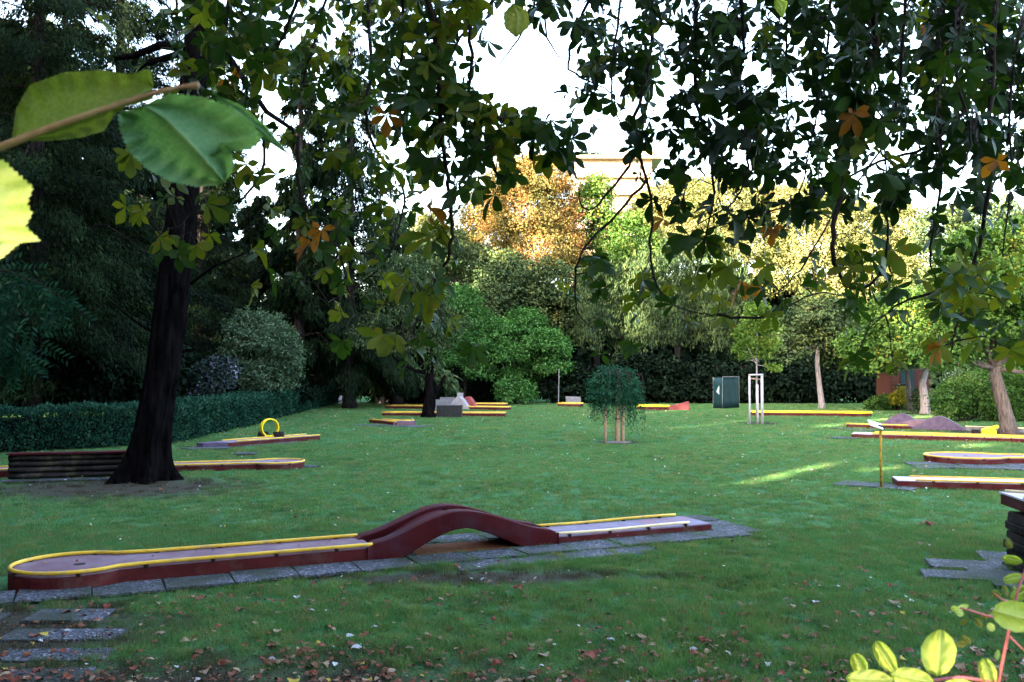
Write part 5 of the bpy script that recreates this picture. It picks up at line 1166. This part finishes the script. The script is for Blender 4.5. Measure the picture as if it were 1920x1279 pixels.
def slabs_mask(P):
    keep = np.ones(len(P), bool)
    for cs in ALLC:
        for (cx, cy, sx, sy, rz, z) in cs:
            dx, dy = P[:, 0]-cx, P[:, 1]-cy; c, s = math.cos(rz), math.sin(rz); keep &= ~((abs(dx*c+dy*s) < sx/2-.035) & (abs(-dx*s+dy*c) < sy/2-.035))
    q = P-A0; u_, v_ = q@LU, q@LV; keep &= ~((u_ > -.75) & (u_ < LL) & (v_ > -.0) & (v_ < W1)); keep &= ~((u_ > -.75) & (u_ < .55) & (v_ > -.25) & (v_ < W1+.25))
    return keep
ALLC = [cells, cells2, cells3]
def dirt_keep(P):
    k = np.ones(len(P))
    for (cx, cy, rx, ry) in DIRT:
        d = np.hypot((P[:, 0]-cx)/rx, (P[:, 1]-cy)/ry); k = np.minimum(k, np.clip((d-.45)/.7, .22, 1))
    return rng.random(len(P)) < k
def scatter(name, y0, y1, dens, tuftobj, smin, smax):
    A = (y1**2-y0**2)*.60; n = int(A*dens); y = np.sqrt(rng.uniform(y0**2, y1**2, n)); x = rng.uniform(-.6, .6, n)*y
    P = np.stack([x, y, gz(x, y)], 1); P = P[slabs_mask(P)]; P = P[dirt_keep(P)]; n = len(P)
    me = bpy.data.meshes.new(name); me.vertices.add(n); me.vertices.foreach_set('co', P.astype(np.float32).ravel())
    a = me.attributes.new('rot', 'FLOAT', 'POINT'); a.data.foreach_set('value', rng.uniform(0, 6.28, n).astype(np.float32))
    clump = .5+.5*np.sin(P[:, 0]*3.1+np.sin(P[:, 1]*2.3)*1.5)*np.sin(P[:, 1]*2.7+P[:, 0])
    a = me.attributes.new('scl', 'FLOAT', 'POINT'); a.data.foreach_set('value', (smin+(smax-smin)*(rng.random(n)*.6+.4*clump)).astype(np.float32))
    o = link(name, me); o['kind'] = 'stuff'
    ng = bpy.data.node_groups.new(name, 'GeometryNodeTree'); ng.interface.new_socket('Geometry', in_out='INPUT', socket_type='NodeSocketGeometry'); ng.interface.new_socket('Geometry', in_out='OUTPUT', socket_type='NodeSocketGeometry')
    i_ = ng.nodes.new('NodeGroupInput'); o_ = ng.nodes.new('NodeGroupOutput'); inst = ng.nodes.new('GeometryNodeInstanceOnPoints'); oi = ng.nodes.new('GeometryNodeObjectInfo'); oi.inputs['Object'].default_value = tuftobj
    mp = ng.nodes.new('GeometryNodeMeshToPoints'); na = ng.nodes.new('GeometryNodeInputNamedAttribute'); na.data_type = 'FLOAT'; na.inputs['Name'].default_value = 'rot'
    nb_ = ng.nodes.new('GeometryNodeInputNamedAttribute'); nb_.data_type = 'FLOAT'; nb_.inputs['Name'].default_value = 'scl'; cx = ng.nodes.new('ShaderNodeCombineXYZ')
    L_ = ng.links.new; L_(i_.outputs[0], mp.inputs[0]); L_(mp.outputs[0], inst.inputs['Points']); L_(oi.outputs['Geometry'], inst.inputs['Instance']); L_(na.outputs[0], cx.inputs[2]); L_(cx.outputs[0], inst.inputs['Rotation']); L_(nb_.outputs[0], inst.inputs['Scale']); L_(inst.outputs[0], o_.inputs[0])
    mod = o.modifiers.new('scatter', 'NODES'); mod.node_group = ng; return o
t1 = tuft(1, 34, .075, .062, .0042); t2 = tuft(2, 30, .12, .055, .0075); t3 = tuft(3, 26, .22, .06, .016)
scatter('lawn_grass', 4.8, 12, 210, t1, .55, 1.2); scatter('lawn_grass', 12, 26, 62, t2, .6, 1.15); scatter('lawn_grass', 26, 63, 14, t3, .7, 1.2)
